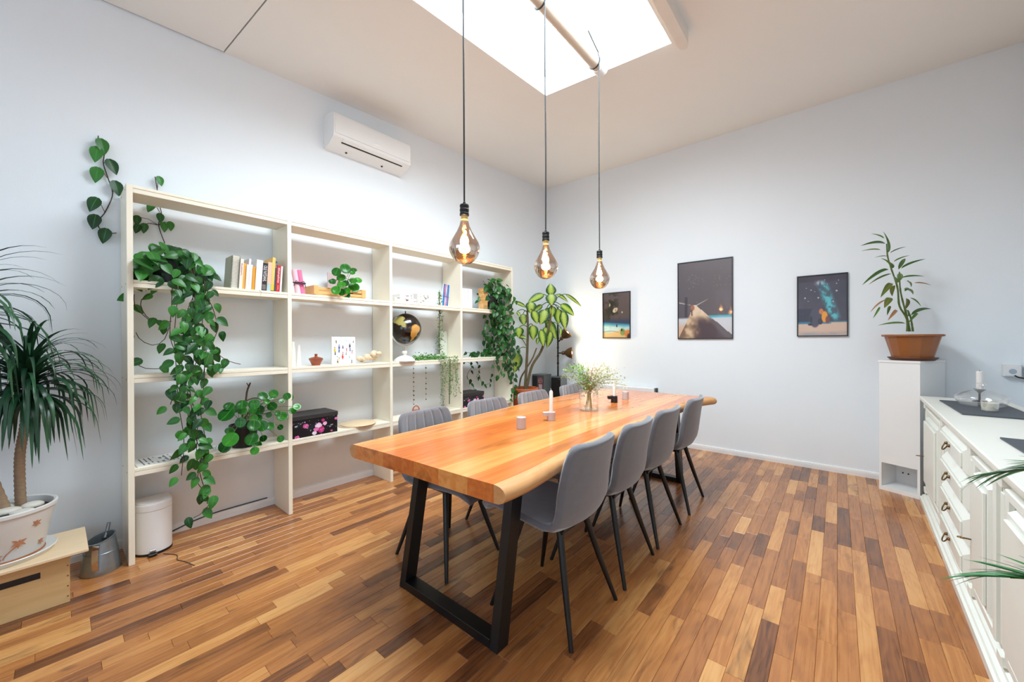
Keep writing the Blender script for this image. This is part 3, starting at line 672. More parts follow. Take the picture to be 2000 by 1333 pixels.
# ------------------------------------------------------------------ pendant lamps
PROF = [(.0185, 0), (.0195, -.028), (.0255, -.052), (.039, -.082), (.057, -.112), (.0715, -.138), (.0765, -.158), (.0745, -.178), (.065, -.202), (.049, -.224), (.031, -.2365), (.012, -.2418), (0, -.2425)]
PL = [(1.321, 1.968, 'nearest'), (2.023, 1.978, 'middle'), (2.750, 1.986, 'farthest')]
LBL = ['bulb pendant nearest the camera, the leftmost of three over the table', 'middle bulb pendant of the three over the table', 'farthest bulb pendant over the table, the rightmost of three']
PX = -1.42
for i, (y, zt, _) in enumerate(PL):
    p = thing('pendant_lamp', 'smoked glass '+LBL[i], 'pendant lamp', (PX, y, zt-.32), 0, 'smoked glass pendant lamps over the table')
    path = [(PX, y, zt+.004), (PX+.002*math.sin(i*2), y, 2.5), (PX-.002, y, 3.0), (PX, y, TZ-.01)]
    if i == 2: path += [(PX+.004, y-.01, TZ+.035), (PX+.02, y-.12, TZ+.045), (PX+.045, y-.25, TZ+.045)]
    MB().tube(spline(path, 24), .0042, 8).build('cord', CORD, p)
    ring = [(TX+.0495*math.cos(a), y+.012*math.sin(a*.5), TZ+.0495*math.sin(a)) for a in [2*math.pi*k/24 for k in range(25)]]
    MB().tube(ring, .0055, 6).build('tie_band', CORD, p)
    zs = zt
    MB().lathe([(0, 0), (.006, 0), (.0075, -.01), (.021, -.014), (.023, -.02), (.023, -.024), (.0215, -.026), (.0215, -.036), (.023, -.038), (.023, -.046), (.0215, -.048), (.0215, -.056), (.023, -.058), (.023, -.068), (.020, -.070), (0, -.070)], (PX, y, zs), 24).build('socket', BLACK, p)
    zn = zs-.068
    MB().lathe([(0, .002), (.0165, .002), (.0170, -.004), (.0175, -.010), (.0175, -.020), (.016, -.0215), (0, -.0215)], (PX, y, zn), 20).build('bulb_cap', mat('lit_cap_%d' % i, rgb(232, 190, 120), .3, .6), p)
    prof = [(r, z) for r, z in PROF[1:]]; fine = []
    for (r0, z0), (r1, z1) in zip(prof, prof[1:]): fine += [(r0, z0), ((r0+r1)/2+.0004, (z0+z1)/2)]
    fine.append(prof[-1])
    MB().lathe(fine, (PX, y, zn), 36).build('bulb_glass', SMOKE, p, ang=180)
    hel = [(PX+(.010-.005*k/60)*math.cos(k*.55)*(1 if k > 4 else .4), y+(.010-.005*k/60)*math.sin(k*.55)*(1 if k > 4 else .4), zn-.05-.145*k/60) for k in range(61)]
    MB().tube(hel, .0028, 6).build('filament', FIL, p, ang=180)
    l = bpy.data.lights.new('bulb_light', 'POINT'); l.energy = 13; l.color = (1.0, .76, .46); l.shadow_soft_size = .03
    lo = bpy.data.objects.new('bulb_light', l); COL.objects.link(lo); lo.parent = p; lo.location = Vector((PX, y, zn-.16))-p.location
    MB().tube([(PX, y, zn-.02), (PX, y, zn-.055)], [.008, .004], 10).build('glass_mount', CLEAR, p)
# ------------------------------------------------------------------ leaf meshes (unit length along +Y, face +Z)
def leaf_mesh(name, m, outline, fold=.18, droop=.25, rows=7, cup=0.0):
    mb = MB(); uv = []
    for j in range(rows+1):
        t_ = j/rows; wv, y = outline(t_)
        for k in (-1, -.5, 0, .5, 1):
            mb.v.append((k*wv, y, abs(k)*wv*fold-droop*max(0, y)**2+cup*(k*k*wv*wv))); uv.append((k, t_))
    for j in range(rows):
        for k in range(4): mb.f.append((5*j+k, 5*j+k+1, 5*j+k+6, 5*j+k+5))
    mb.uv = uv
    return mb.mesh(name, m, 180)
def heart(t_):
    y = -.18+1.18*t_; wv = .40*max(0, math.sin(math.pi*min(1, t_*1.0+.02)**.70))**.78*(1 if t_ < .97 else .3)
    return max(.0, wv), y
def oval(w_, p=.8):
    return lambda t_: (max(.004, w_*math.sin(math.pi*t_**p)**.8), t_)
def disc_leaf(name, m):
    mb = MB(); uv = []
    mb.v.append((0, .5, -.06)); uv.append((0, .5))
    for r_, h in ((.25, -.03), (.45, .02), (.5, .01)):
        for k in range(14):
            a = 2*math.pi*k/14; mb.v.append((r_*math.cos(a), .5+r_*math.sin(a), h)); uv.append((r_*2*math.cos(a), .5+r_*math.sin(a)))
    for k in range(14):
        l = (k+1) % 14; mb.f.append((0, 1+k, 1+l))
        for q in (0, 1): mb.f.append((1+14*q+k, 1+14*q+14+k, 1+14*q+14+l, 1+14*q+l))
    mb.uv = uv; return mb.mesh(name, m, 180)
LF_P = mat_leaf('heart_leaf_green', rgb(20, 62, 30), rgb(62, 136, 50))
LF_R = mat_leaf('deep_green_leaf', rgb(20, 62, 28), rgb(52, 118, 46))
LF_PI = mat_leaf('coin_leaf_green', rgb(18, 80, 24), rgb(58, 142, 38), rough=.25)
LF_D = mat_leaf('variegated_leaf', rgb(16, 66, 20), rgb(36, 96, 28), mid=rgb(180, 204, 84), edge=rgb(206, 220, 130))
LF_DR = mat_leaf('blade_leaf_dark', rgb(22, 52, 38), rgb(48, 96, 60), rough=.35)
LF_RB = mat_leaf('ribbon_leaf', rgb(58, 100, 46), rgb(120, 156, 72))
LF_RBY = mat_leaf('ribbon_leaf_olive', rgb(92, 104, 44), rgb(126, 132, 60))
LF_RBO = mat_leaf('ribbon_leaf_dry', rgb(190, 140, 96), rgb(172, 122, 84))
LF_PA = mat_leaf('palm_leaflet', rgb(28, 92, 50), rgb(66, 138, 74))
HEART = [leaf_mesh('heart_leaf', LF_P, heart, .22, d) for d in (.12, .28, .42)]
HEART_R = [leaf_mesh('heart_leaf', LF_R, heart, .22, d) for d in (.15, .35)]
COIN = disc_leaf('coin_leaf', LF_PI)
VARI = [leaf_mesh('variegated_leaf', LF_D, oval(.5, .78), .12, d, 9) for d in (.15, .3)]
RIB = {0: leaf_mesh('ribbon_leaf', LF_RB, oval(.5, .7), .15, .22, 9), 1: leaf_mesh('ribbon_leaf', LF_RBY, oval(.5, .7), .15, .3, 9), 2: leaf_mesh('ribbon_leaf', LF_RBO, oval(.5, .7), .15, .25, 9)}

def pot_round(name, parent, c, r0, r1, h, m, rim=.006, soil=True, seg=28, rimh=.02):
    MB().lathe([(0, 0), (r0, 0), (r1, h-rimh), (r1+rim, h-rimh+.002), (r1+rim, h-.003), (r1+rim-.003, h), (r1-.006, h), (r1-.010, h-.03), (0, h-.03)], c, seg).build(name, m, parent, rel=False)
    if soil: MB().lathe([(r1-.011, h-.024), (r1*.5, h-.014), (0, h-.012)], c, 16).build('soil', SOIL, parent, rel=False)

rp = random.Random(21)
def heart_leaf(parent, p, s, meshes, out=(1, 0, .35), tipdown=1.0, spread=.9):
    tip = Vector((rp.uniform(-.1, .5), rp.uniform(-spread, spread), -tipdown*rp.uniform(.3, 1.1)))
    n = Vector(out)+Vector((rp.uniform(-.3, .5), rp.uniform(-.7, .5), rp.uniform(-.2, .6)))
    L = parent_loc(parent)
    return put('leaf', rp.choice(meshes), parent, frame(tip, n, Vector(p)-L, s*rp.uniform(.75, 1.15), rp.uniform(.9, 1.1)))
def vine(parent, yzs, x, step, s, meshes, jit=.02, m=BSTEM, r=.0022, xs=None, leafp=1.0, sp=.9):
    pts = [(x+rp.uniform(-jit, jit)*.5, a, b) for a, b in yzs]
    L = sum((Vector(a)-Vector(b)).length for a, b in zip(pts, pts[1:]))
    cur = spline(pts, max(6, int(L/.03)))
    MB().tube(cur, r, 5).build('vine_stem', m, parent, ang=180)
    n = max(2, int(L/step))
    cl = spline(pts, n)
    for k, p in enumerate(cl):
        if rp.random() > leafp: continue
        off = Vector((rp.uniform(-.2, 1)*jit, (1 if k % 2 else -1)*rp.uniform(.3, 1.2)*s*.45, rp.uniform(-.3, .3)*s))
        heart_leaf(parent, p+off, s, meshes, spread=sp)
def inside(poly, y, z):
    c = False; n = len(poly)
    for i in range(n):
        (a, b), (a2, b2) = poly[i], poly[i-1]
        if (b > z) != (b2 > z) and y < (a2-a)*(z-b)/(b2-b)+a: c = not c
    return c
def mass(parent, poly, x0, x1, n, s, meshes, top=True):
    ys = [q[0] for q in poly]; zs = [q[1] for q in poly]; k = 0
    while k < n:
        y, z = rp.uniform(min(ys), max(ys)), rp.uniform(min(zs), max(zs))
        if inside(poly, y, z):
            k += 1; t_ = (z-min(zs))/(max(zs)-min(zs))
            heart_leaf(parent, (rp.uniform(x0, x1), y, z), s, meshes, out=(.8, -.1, .2+.9*t_), tipdown=.9-.4*t_)

# ------------------------------------------------------------------ trailing plants on the bookcase
pa = thing('trailing_plant', 'large heart-leaved vine at the bookcase end nearest the camera, trailing to the floor', 'potted plant', (-3.2, .47, S2))
pot_round('pot', pa, (0, 0, 0), .075, .095, .16, BLACKP)
mass(pa, MASS_A[0], -3.27, -3.05, 72, .080, HEART)
for q in VINE_A: vine(pa, q, -3.03, .040, .060, HEART, .035, leafp=.85)
for q in VINE_A[:4]: vine(pa, [(a+rp.uniform(-.04, .04), b) for a, b in q[:-2]], -3.04, .055, .056, HEART, .03, leafp=.8)
for q in VINE_B: vine(pa, q, -3.22, .07, .062, HEART, .02)
for q, lv in zip(VINE_WALL, LEAF_WALL):
    MB().tube(spline([(-3.374, a, b) for a, b in q], 30), .0026, 6).build('vine_stem', BSTEM, pa, ang=180)
    for k, (a, b) in enumerate(lv):
        near = min(q, key=lambda e: (e[0]-a)**2+(e[1]-b)**2); sd = 1 if a > near[0] else -1
        put('leaf', HEART[k % 2], pa, frame((.10, sd*.25+rp.uniform(-.2, .2), -1), (1, .1*sd, .25), Vector((-3.355, a, b+.035))-pa.location, .080 if q is VINE_WALL[0] else .055, .95))
        MB().tube([(-3.372, near[0], near[1]), (-3.36, (near[0]+a)/2, (near[1]+b)/2+.03), (-3.355, a, b+.035)], .0016, 5).build('leaf_stalk', BSTEM, pa)
pc = thing('trailing_plant', 'heart-leaved vine in a black pot spilling over the bookcase end beside the variegated plant', 'potted plant', (-3.2, 3.40, S2))
pot_round('pot', pc, (0, 0, 0), .07, .09, .17, BLACKP)
mass(pc, MASS_C[0], -3.26, -3.04, 105, .072, HEART_R)
for rep in range(3):
    for q in VINE_C[:(5 if rep == 0 else 2)]: vine(pc, [(a+rp.uniform(-.05, .05)*(rep > 0), b) for a, b in q[:(None if rep == 0 else -1)]], -3.05-.03*rep, .034, .062, HEART_R, .045)
for rep in range(2):
    for q in VINE_D: vine(pc, [(a+rp.uniform(-.03, .05)*rep, b) for a, b in q], -3.2+.05*rep, .036, .055, HEART_R, .04)
for q in VINE_E: vine(pc, q, -3.33, .055, .050, HEART_R, .02)

# ------------------------------------------------------------------ coin plants
def pilea(t, data, x, base, cx):
    L = t.location
    for i, (y, z, r) in enumerate(data):
        px = x+rp.uniform(-.07, .05)
        c = Vector((px, y, z)); n = Vector((.9, rp.uniform(-.75, -.05), rp.uniform(.1, .9))).normalized()
        dn = Vector((rp.uniform(-.2, .2), (y-base[1])*2+rp.uniform(-.2, .2), -.6))
        dn = (dn-n*dn.dot(n)).normalized()
        r *= 1.14; put('leaf', COIN, t, frame(dn, n, c-dn*r-Vector(L), 2*r))
        b = Vector(base)+Vector((rp.uniform(-.03, .03), rp.uniform(-.04, .04), rp.uniform(-.02, .05)))
        mid = (b+c)/2+Vector((.01, 0, .04)); MB().tube(spline([b, mid, c-n*.004], 8), .0016, 5).build('leaf_stalk', STEM, t, ang=180)
pi1 = thing('coin_plant', 'round-leaved coin plant in a black pot with a driftwood twig on the lowest shelf', 'potted plant', (-3.17, .855, S0))
pot_round('pot', pi1, (0, 0, 0), .068, .082, .155, BLACKP)
pilea(pi1, PILEA_A, -3.045, (-3.16, .855, .70), 0)
MB().tube(spline([(-3.17, .85, .68), (-3.17, .845, .80), (-3.17, .865, .855), (-3.17, .875, .93), (-3.17, .895, .985)], 14), [.006]*12+[.006, .004], 7).tube(spline([(-3.17, .868, .86), (-3.16, .92, .875), (-3.15, .98, .85), (-3.14, 1.04, .82)], 10), .0042, 6).tube([(-3.17, .885, .955), (-3.17, .872, .985)], .003, 6).build('driftwood_twig', BSTEM, pi1)
tr = thing('wooden_tray', 'low pale wooden slatted tray beneath the small coin plant', 'tray', (-3.19, 1.52, S2))
MB().box(-3.29, -3.10, 1.315, 1.715, S2, S2+.008).build('base', BLOCKW, tr, tone=(.7, .2, .3))
for x_ in (-3.105, -3.285):
    for z in (.012, .045): MB().box(x_-.005, x_+.005, 1.315, 1.715, S2+z, S2+z+.022, .001).build('slat', BLOCKW, tr, tone=(.6, rp.random(), .3))
for y in (1.318, 1.712):
    MB().box(-3.30, -3.095, y-.018, y+.018, S2+.008, S2+.078, .002).build('end_block', BLOCKW, tr, tone=(.5, rp.random(), .6))
pi2 = thing('coin_plant', 'small round-leaved coin plant in the wooden tray on the top shelf row', 'potted plant', (-3.19, 1.56, S2+.008))
pot_round('pot', pi2, (0, 0, 0), .045, .055, .09, CERAM)
pilea(pi2, PILEA_B, -3.06, (-3.19, 1.56, S2+.10), 0)
tag(MB().box(-3.312, -3.306, 1.50, 1.64, S2, S2+.225, .001).build('card', mat('mauve_card', rgb(200, 176, 176), .7), loc=(-3.31, 1.57, S2), rel=False), 'plain mauve card standing behind the small coin plant', 'card')

# ------------------------------------------------------------------ creeping small-leaved plant with its strands
cr = thing('creeping_plant', 'tiny-leaved creeping plant climbing a thin pole in the third bookcase bay', 'potted plant', (-3.16, 2.57, S1))
rc = random.Random(5)
def tiny(mb, c, s):
    d = Vector((rc.uniform(-1, 1), rc.uniform(-1, 1), rc.uniform(-1, .6))).normalized(); n = Vector((rc.uniform(.2, 1), rc.uniform(-.8, .4), rc.uniform(-.2, 1))).normalized()
    Mx = frame(d, n, c, s); q = [Mx @ Vector(v) for v in ((0, 0, 0), (.33, .45, .04), (0, 1, 0), (-.33, .45, .04))]; k = len(mb.v)
    mb.v += [tuple(v) for v in q]; mb.f += [(k, k+1, k+2), (k, k+2, k+3)]
LFT = mat('tiny_leaf_green', rgb(104, 132, 74), .5, var=.35, scale=45)
LFT2 = mat('tiny_leaf_bright', rgb(86, 140, 58), .5, var=.35, scale=45)
pot_round('pot', cr, (0, 0, 0), .032, .04, .05, CERAM)
mb = MB()
for k in range(330):
    z = rc.uniform(1.12, 1.785); sp = .012+.022*(1.78-z)/.68
    tiny(mb, (-3.14+rc.uniform(-sp, sp), 2.573+rc.gauss(0, sp*.75), z), rc.uniform(.014, .024))
stuff(mb.build('climbing_foliage', LFT, cr, ang=180))
mb = MB()
for k in range(480):
    tiny(mb, (-3.13+rc.uniform(-.05, .035), rc.uniform(2.25, 2.64), S1+.006+abs(rc.gauss(0, .022))), rc.uniform(.016, .026))
stuff(mb.build('mat_foliage', LFT2, cr, ang=180))
for s_ in range(11):
    y = 2.51+.024*s_; zl = rc.choice((.62, .72, .85, .70)); pts = [(-3.10, y, S1+.02), (-3.062, y+rc.uniform(-.01, .01), S1+.0), (-3.06, y+rc.uniform(-.02, .02), (S1+zl)/2), (-3.065, y+rc.uniform(-.03, .03), zl)]
    sp_ = spline(pts, 22); mb = MB().tube(sp_, .001, 4)
    for p in sp_:
        for q in range(2): tiny(mb, p+Vector((rc.uniform(0, .012), rc.uniform(-.012, .012), rc.uniform(-.01, .01))), rc.uniform(.013, .022))
    stuff(mb.build('hanging_strand', LFT, cr, ang=180))
MB().tube([(-3.15, 2.575, S1), (-3.15, 2.573, 1.77)], .004, 6).build('climbing_pole', BSTEM, cr)
MB().tube([(-3.064, 2.64, S1-.02), (-3.064, 2.63, .62)], .006, 6).build('hanging_pole', mat('mossy_pole', rgb(110, 118, 84), .9, var=.3, scale=60), cr)
ST = mat('bead_thread', rgb(150, 130, 110), .8); BEAD = mat('dark_bead', rgb(84, 64, 48), .5)
for y0, z1, nb, lab in ((2.208, .66, 9, 'thin beaded string hanging in the third bookcase bay, nearer the camera'), (2.352, .69, 7, 'thin beaded string in the third bookcase bay, nearer the creeping plant')):
    g = thing('bead_string', lab, 'bead string', (-3.09, y0, z1), 0, 'beaded strings under the third bay shelf')
    MB().tube([(-3.09, y0, ZB[1]), (-3.092, y0+.003, .85), (-3.09, y0, z1)], .0011, 5).build('thread', ST, g)
    for k in range(nb):
        MB().sphere((-3.09+.001, y0+.002, ZB[1]-.03-(ZB[1]-.04-z1)*k/(nb-1)), rc.choice((.0055, .008, .0065)), 8, 6).build('bead', BEAD, g)

# ------------------------------------------------------------------ books on the top row
INK = mat('white_ink', rgb(240, 240, 240), .6); RED_INK = mat('red_ink', rgb(180, 40, 40), .6); DINK = mat('dark_ink', rgb(60, 60, 66), .6)
PAPER = mat('paper', rgb(240, 234, 220), .8, var=.03, scale=60)
BK = [(.045, .225, .170, (170, 172, 146), 'thick grey-green wire-bound notebook at the near end of the book row', 'notebook'),
      (.020, .205, .15, (236, 226, 216), 'white book with red lettering between the wire notebook and an orange spine', 'book'),
      (.019, .178, .15, (238, 172, 74), 'taller of the two orange books in the leaning row', 'book'),
      (.013, .172, .15, (240, 232, 220), 'thin cream book beside the taller orange book', 'book'),
      (.014, .214, .15, (222, 220, 226), 'tall thin pale lilac book in the leaning row', 'book'),
      (.012, .174, .15, (244, 240, 232), 'short thin white book just before the small orange book', 'book'),
      (.019, .162, .14, (228, 156, 30), 'shortest book of the row, deep orange spine', 'book'),
      (.040, .214, .17, (240, 240, 240), 'thick white book with blank spine mid-row', 'book'),
      (.034, .198, .15, (34, 34, 40), 'black book with large white spine letters', 'book'),
      (.027, .208, .15, (236, 190, 166), 'salmon book fading to pale blue at its foot', 'book'),
      (.020, .245, .17, (240, 196, 108), 'tallest book, pale yellow with a yellow and black foot', 'book'),
      (.015, .222, .16, (62, 70, 82), 'slim dark blue-grey book beside the red book', 'book'),
      (.026, .196, .15, (190, 38, 40), 'red book with pale lettering and a red ribbon', 'book'),
      (.012, .190, .15, (238, 236, 234), 'thin white book last in the row, against the shelf panel', 'book')]
y = .765; a_ = math.radians(3.6)
for i, (th, h, dp, c, lab, ct) in enumerate(BK):
    th *= .955
    b = thing('notebook' if ct == 'notebook' else 'book', lab, ct, (-3.092-rp.uniform(0, .012), y, S2+.0006), 0, 'leaning row of books on the top shelf')
    b.rotation_euler = (-a_, 0, 0); b.location.z += 0
    cm = mat('cover_%s' % ('abcdefghijklmn'[i]), rgb(*c), .5, var=.05, scale=20)
    cv = MB().box(-dp, 0, 0, .0022, 0, h).box(-dp, 0, th-.0022-.0004, th-.0004, 0, h)
    if i != 0: cv.box(-.003, 0, .0022, th-.0026, 0, h)
    cv.build('cover', cm, b, rel=False, ang=0)
    MB().box(-dp+.004, -.0031, .0022, th-.0026, .003, h-.003).build('pages', PAPER, b, rel=False, ang=0)
    if i == 0:
        for k in range(26):
            z = .012+k*(h-.024)/25; MB().lathe([(.0255+.001*math.cos(q), .001*math.sin(q)) for q in [0, 1.57, 3.14, 4.71]], (-.012, th/2, z), 12, close=True).build('wire_ring', CHROME, b, rel=False)
    def strokes(z0, z1, hh, m):
        mb = MB(); z = z0
        while z < z1:
            q = rp.uniform(.0035, .007); a = th/2+rp.uniform(-.1, .1)*hh
            mb.box(0, .0004, a-hh*rp.uniform(.3, .5), a+hh*rp.uniform(.2, .5), z, z+.0018)
            mb.box(0, .0004, a-hh*.2, a-hh*.05, z, z+q*.8); z += q
        mb.build('lettering', m, b, rel=False, ang=0)
    def spine_text(s, size, z, m, sx=1.0):
        o = put('lettering', text_mesh(s, size, m, sx), b, Matrix(((0, 0, 1, .0004), (0, 1, 0, th/2), (-1, 0, 0, z), (0, 0, 0, 1))))
    if i == 1: strokes(h*.45, h*.85, .010, RED_INK)
    if i == 8: spine_text('OLE NYDAHL', .030, h*.62, INK, .62); MB().box(-.001, .0005, .004, th-.006, .01, .045).build('spine_picture', mat('spine_photo', rgb(120, 110, 104), .6, var=.6, scale=90), b, rel=False)
    if i == 9: MB().box(-.001, .0005, .001, th-.002, 0, .055).build('spine_foot', mat('pale_blue', rgb(168, 200, 204), .5), b, rel=False)
    if i == 10: MB().box(-.001, .0005, .001, th-.002, .008, .05).build('spine_foot', mat('strong_yellow', rgb(236, 196, 26), .5), b, rel=False); MB().box(-dp, .0006, 0, th-.001, 0, .006).build('spine_band', BLACKP, b, rel=False)
    if i == 11: strokes(h*.78, h*.93, .006, INK)
    if i == 12: strokes(h*.34, h*.9, .014, INK); strokes(h*.08, h*.26, .006, INK)
    if i in (7, 12): MB().strip([(-.006, th*.5, .002), (.012, th*.6, -.001), (.016, th*.9, -.012), (.014, th*.8, -.04)], [.0015]*4, (0, 1, 0)).build('ribbon_bookmark', RED_INK if i == 12 else DINK, b, rel=False)
    y += th+.0004

# ------------------------------------------------------------------ printed surfaces: colours set cell by cell on a fine grid
PRINT = mat_attr('printed_paper', .45)
PRINTG = mat_attr('printed_poster', .35, .25)
def print_grid(fn, nu, nv, P):
    """P(u,v) -> point; fn(u,v) -> sRGB"""
    mb = MB().grid(lambda u, v: P(u, v), nu, nv)
    cols = [tuple(lin(max(0, min(1, c/255))) for c in fn((i+.5)/nu, (j+.5)/nv))+(1.0,) for j in range(nv) for i in range(nu)]
    return mb, (lambda pi, co: cols[pi])
def vn(x_, y_, s=0):
    def h(a, b): return (math.sin(a*127.1+b*311.7+s*74.7)*43758.5453) % 1.0
    i, j = math.floor(x_), math.floor(y_); fx, fy = x_-i, y_-j; fx = fx*fx*(3-2*fx); fy = fy*fy*(3-2*fy)
    return (h(i, j)*(1-fx)+h(i+1, j)*fx)*(1-fy)+(h(i, j+1)*(1-fx)+h(i+1, j+1)*fx)*fy
def fb(x_, y_, s=0): return .5*vn(x_, y_, s)+.3*vn(2.1*x_, 2.1*y_, s+1)+.2*vn(4.3*x_, 4.3*y_, s+2)
def mixc(a, b, t_): t_ = max(0, min(1, t_)); return tuple(p+(q-p)*t_ for p, q in zip(a, b))
def sst(a, b, x_): t_ = max(0, min(1, (x_-a)/(b-a))); return t_*t_*(3-2*t_)
def poster1(u, v):
    c = mixc((74, 60, 56), (96, 82, 82), v)
    n = fb(u*6, v*9, 3)
    c = mixc(c, (34, 36, 26), sst(.45, .62, n)*sst(.62, .0, abs(u-.32)*1.1+abs(v-.62)*.5))
    c = mixc(c, (40, 52, 88), sst(.46, .34, v)*.9)
    c = mixc(c, (58, 142, 168), sst(.37, .32, v+.05*u)); c = mixc(c, (190, 214, 208), sst(.33, .24, v+.04*u)*(.6+.6*fb(u*5, v*22, 4)))
    e = ((u-.46)/.10)**2+((v-.615)/.058)**2; s_ = (u-.46)*.7+(v-.615)
    c = mixc(c, (206, 186, 158), sst(1.1, .75, ((u-.46)*.8+(v-.615)*.35)**2/.0075+((v-.615)*.9-(u-.46)*.3)**2/.0025)); c = mixc(c, (92, 80, 66), sst(.06, .0, math.hypot((u-.48)/.8, v-.61))*.7)
    c = mixc(c, (176, 160, 140), sst(.042, .025, math.hypot(u-.25, (v-.735)*.9))); c = mixc(c, (190, 200, 190), sst(.03, .012, math.hypot(u-.72, v-.56)))
    c = mixc(c, (222, 184, 124), sst(.135, .12, v+.02*math.sin(u*7)-.03*(u > .6))); c = mixc(c, (120, 98, 70), sst(.012, .0, abs(v-.128-.02*math.sin(u*6)))*.7*(u < .6))
    c = mixc(c, (30, 30, 40), sst(.022, .014, abs(u-.52))*(.235 < v < .30))
    c = mixc(c, (106, 138, 74), sst(.10, .05, math.hypot((u-.74)*.8, v-.12))*(.4+fb(u*20, v*20, 5))); c = mixc(c, (206, 128, 70), sst(.16, .1, math.hypot(u-.93, (v-.085)*1.6))); c = mixc(c, (40, 44, 30), sst(.05, .02, math.hypot(u-.7, v-.17)*1.2)); c = mixc(c, (60, 46, 40), sst(.09, .04, math.hypot(u-.97, v-.02)))
    return c
def poster2(u, v):
    c = mixc((86, 80, 88), (100, 92, 96), v)
    if vn(u*70, v*110, 8) > .93: c = mixc(c, (150, 144, 148), .5)
    c = mixc(c, (60, 172, 196), sst(.30, .285, v)*(u > .3)); c = mixc(c, (204, 206, 212), sst(.28, .25, v)); c = mixc(c, (214, 176, 150), sst(.24, .12, v)*(u < .3))
    c = mixc(c, (206, 190, 188), sst(.2, .0, v)*(u > .6)*.6)
    ax, ay = .34, .435
    if v < ay:
        k = (ay-v)/ay; l = ax-.04-.30*k**1.1; r = ax+.0+.70*k
        if l < u < r:
            q = (u-l)/max(.01, r-l); b = fb(u*5, v*6, 9)
            c = mixc((214, 184, 150), (126, 98, 78), sst(.35, .65, b)*sst(.05, .25, k)); c = mixc(c, (74, 58, 66), sst(.35, .62, q+.25*b)*sst(.3, .6, k)); c = mixc(c, (92, 82, 86), sst(.78, .92, q)*sst(.3, .5, k))
            c = mixc(c, (240, 222, 200), sst(.5, .2, k)*.5)
        elif r <= u < r+.025: c = mixc(c, (60, 50, 56), .8*sst(.3, .6, k))
    for (x0, y0, x1, y1, w_) in ((.34, .425, .60, .515, .010), (.02, .475, .28, .43, .010)):
        t_ = (u-x0)/(x1-x0)
        if 0 <= t_ <= 1: c = mixc(c, (206, 196, 188), sst(w_*(1.2-t_), 0, abs(v-(y0+(y1-y0)*t_))))
    c = mixc(c, (52, 48, 58), sst(.035, .02, abs(u-.15))*(.28 < v < .55)*(.6+.4*vn(u*30, v*9, 2)))
    c = mixc(c, (158, 104, 84), sst(.05, .03, math.hypot(u-.275, (v-.40)*1.1))); c = mixc(c, (120, 80, 66), sst(.018, .01, abs(u-.265))*(.30 < v < .38)); c = mixc(c, (150, 122, 100), (abs(v-.305) < .004)*(.26 < u < .5)*.8)
    return c
def poster3(u, v):
    c = mixc((52, 48, 62), (76, 66, 80), fb(u*3, v*4, 11))
    d = (u-.52)-.42*(.90-v)
    n = fb(u*8, v*10, 13)
    c = mixc(c, (84, 186, 196), sst(.17, .0, abs(d+.02))*sst(.2, .34, v)*sst(.95, .8, v)*(.25+1.1*sst(.35, .7, n)))
    c = mixc(c, (190, 186, 200), sst(.16, .0, math.hypot(u-.45, (v-.88)*2.6))*sst(.4, .7, n))
    for (a, b, r_) in ((.28, .765, .020), (.15, .635, .026), (.43, .63, .026), (.73, .56, .022), (.36, .735, .012), (.84, .90, .014), (.80, .85, .018), (.56, .92, .016), (.22, .58, .014), (.10, .36, .016), (.80, .73, .030), (.18, .80, .013), (.62, .85, .014)):
        c = mixc(c, (214, 214, 226), sst(r_, r_*.3, math.hypot(u-a, (v-b)*1.4))*.9)
    c = mixc(c, (40, 34, 56), (v < .45)*sst(.32, .28, u)*.8)
    c = mixc(c, (46, 124, 160), sst(.25, .21, v)); c = mixc(c, (120, 150, 140), sst(.24, .2, v)*(u > .65)*.7)
    c = mixc(c, (216, 184, 162), sst(.205, .185, v-.02*(u > .7))); c = mixc(c, (150, 152, 160), sst(.09, .02, v)*fb(u*4, v*30, 15))
    c = mixc(c, (70, 66, 84), sst(.13, .10, math.hypot(u-.36, (v-.29)*.75))); c = mixc(c, (44, 34, 34), sst(.035, .02, math.hypot(u-.28, (v-.27)*.5))); c = mixc(c, (50, 40, 56), sst(.06, .045, math.hypot(u-.47, v-.235)))
    c = mixc(c, (206, 120, 66), sst(.055, .04, math.hypot(u-.49, v-.40))); c = mixc(c, (236, 158, 44), sst(.085, .065, math.hypot((u-.56)*1.2, (v-.31)*.8))); c = mixc(c, (128, 60, 54), sst(.05, .035, math.hypot(u-.62, (v-.26)*.7))); c = mixc(c, (30, 26, 40), sst(.05, .03, math.hypot((u-.26)*.8, (v-.185)*2.4)))
    return c
FRM = mat('black_picture_frame', rgb(26, 25, 28), .4)
for (x0, x1, z0, z1, fn, lab) in ((-2.441, -2.050, 1.296, 1.908, poster1, 'smallest framed poster, moon over a dark plant and blue sea, near the corner lamp'),
                                  (-1.461, -.878, 1.282, 2.187, poster2, 'largest framed poster, pale winged ramp under a grey sky, middle of the back wall'),
                                  (-.311, .077, 1.303, 1.905, poster3, 'framed starry night poster with seated figures, nearest the white cabinet')):
    f = thing('framed_poster', lab, 'poster', ((x0+x1)/2, YB-.01, (z0+z1)/2), 0, 'framed posters on the back wall'); b = .009
    MB().box(x0, x0+b, YB-.02, YB-.001, z0, z1).box(x1-b, x1, YB-.02, YB-.001, z0, z1).box(x0+b, x1-b, YB-.02, YB-.001, z0, z0+b).box(x0+b, x1-b, YB-.02, YB-.001, z1-b, z1).build('picture_frame', FRM, f, ang=0)
    mb, cf = print_grid(fn, 72, 108, lambda u, v: (x0+b+(x1-x0-2*b)*u, YB-.012, z0+b+(z1-z0-2*b)*v)); mb.build('print', PRINTG, f, ang=0, colf=cf)
    MB().box(x0+.004, x1-.004, YB-.010, YB-.001, z0+.004, z1-.004).build('backing', DGREY, f, ang=0)
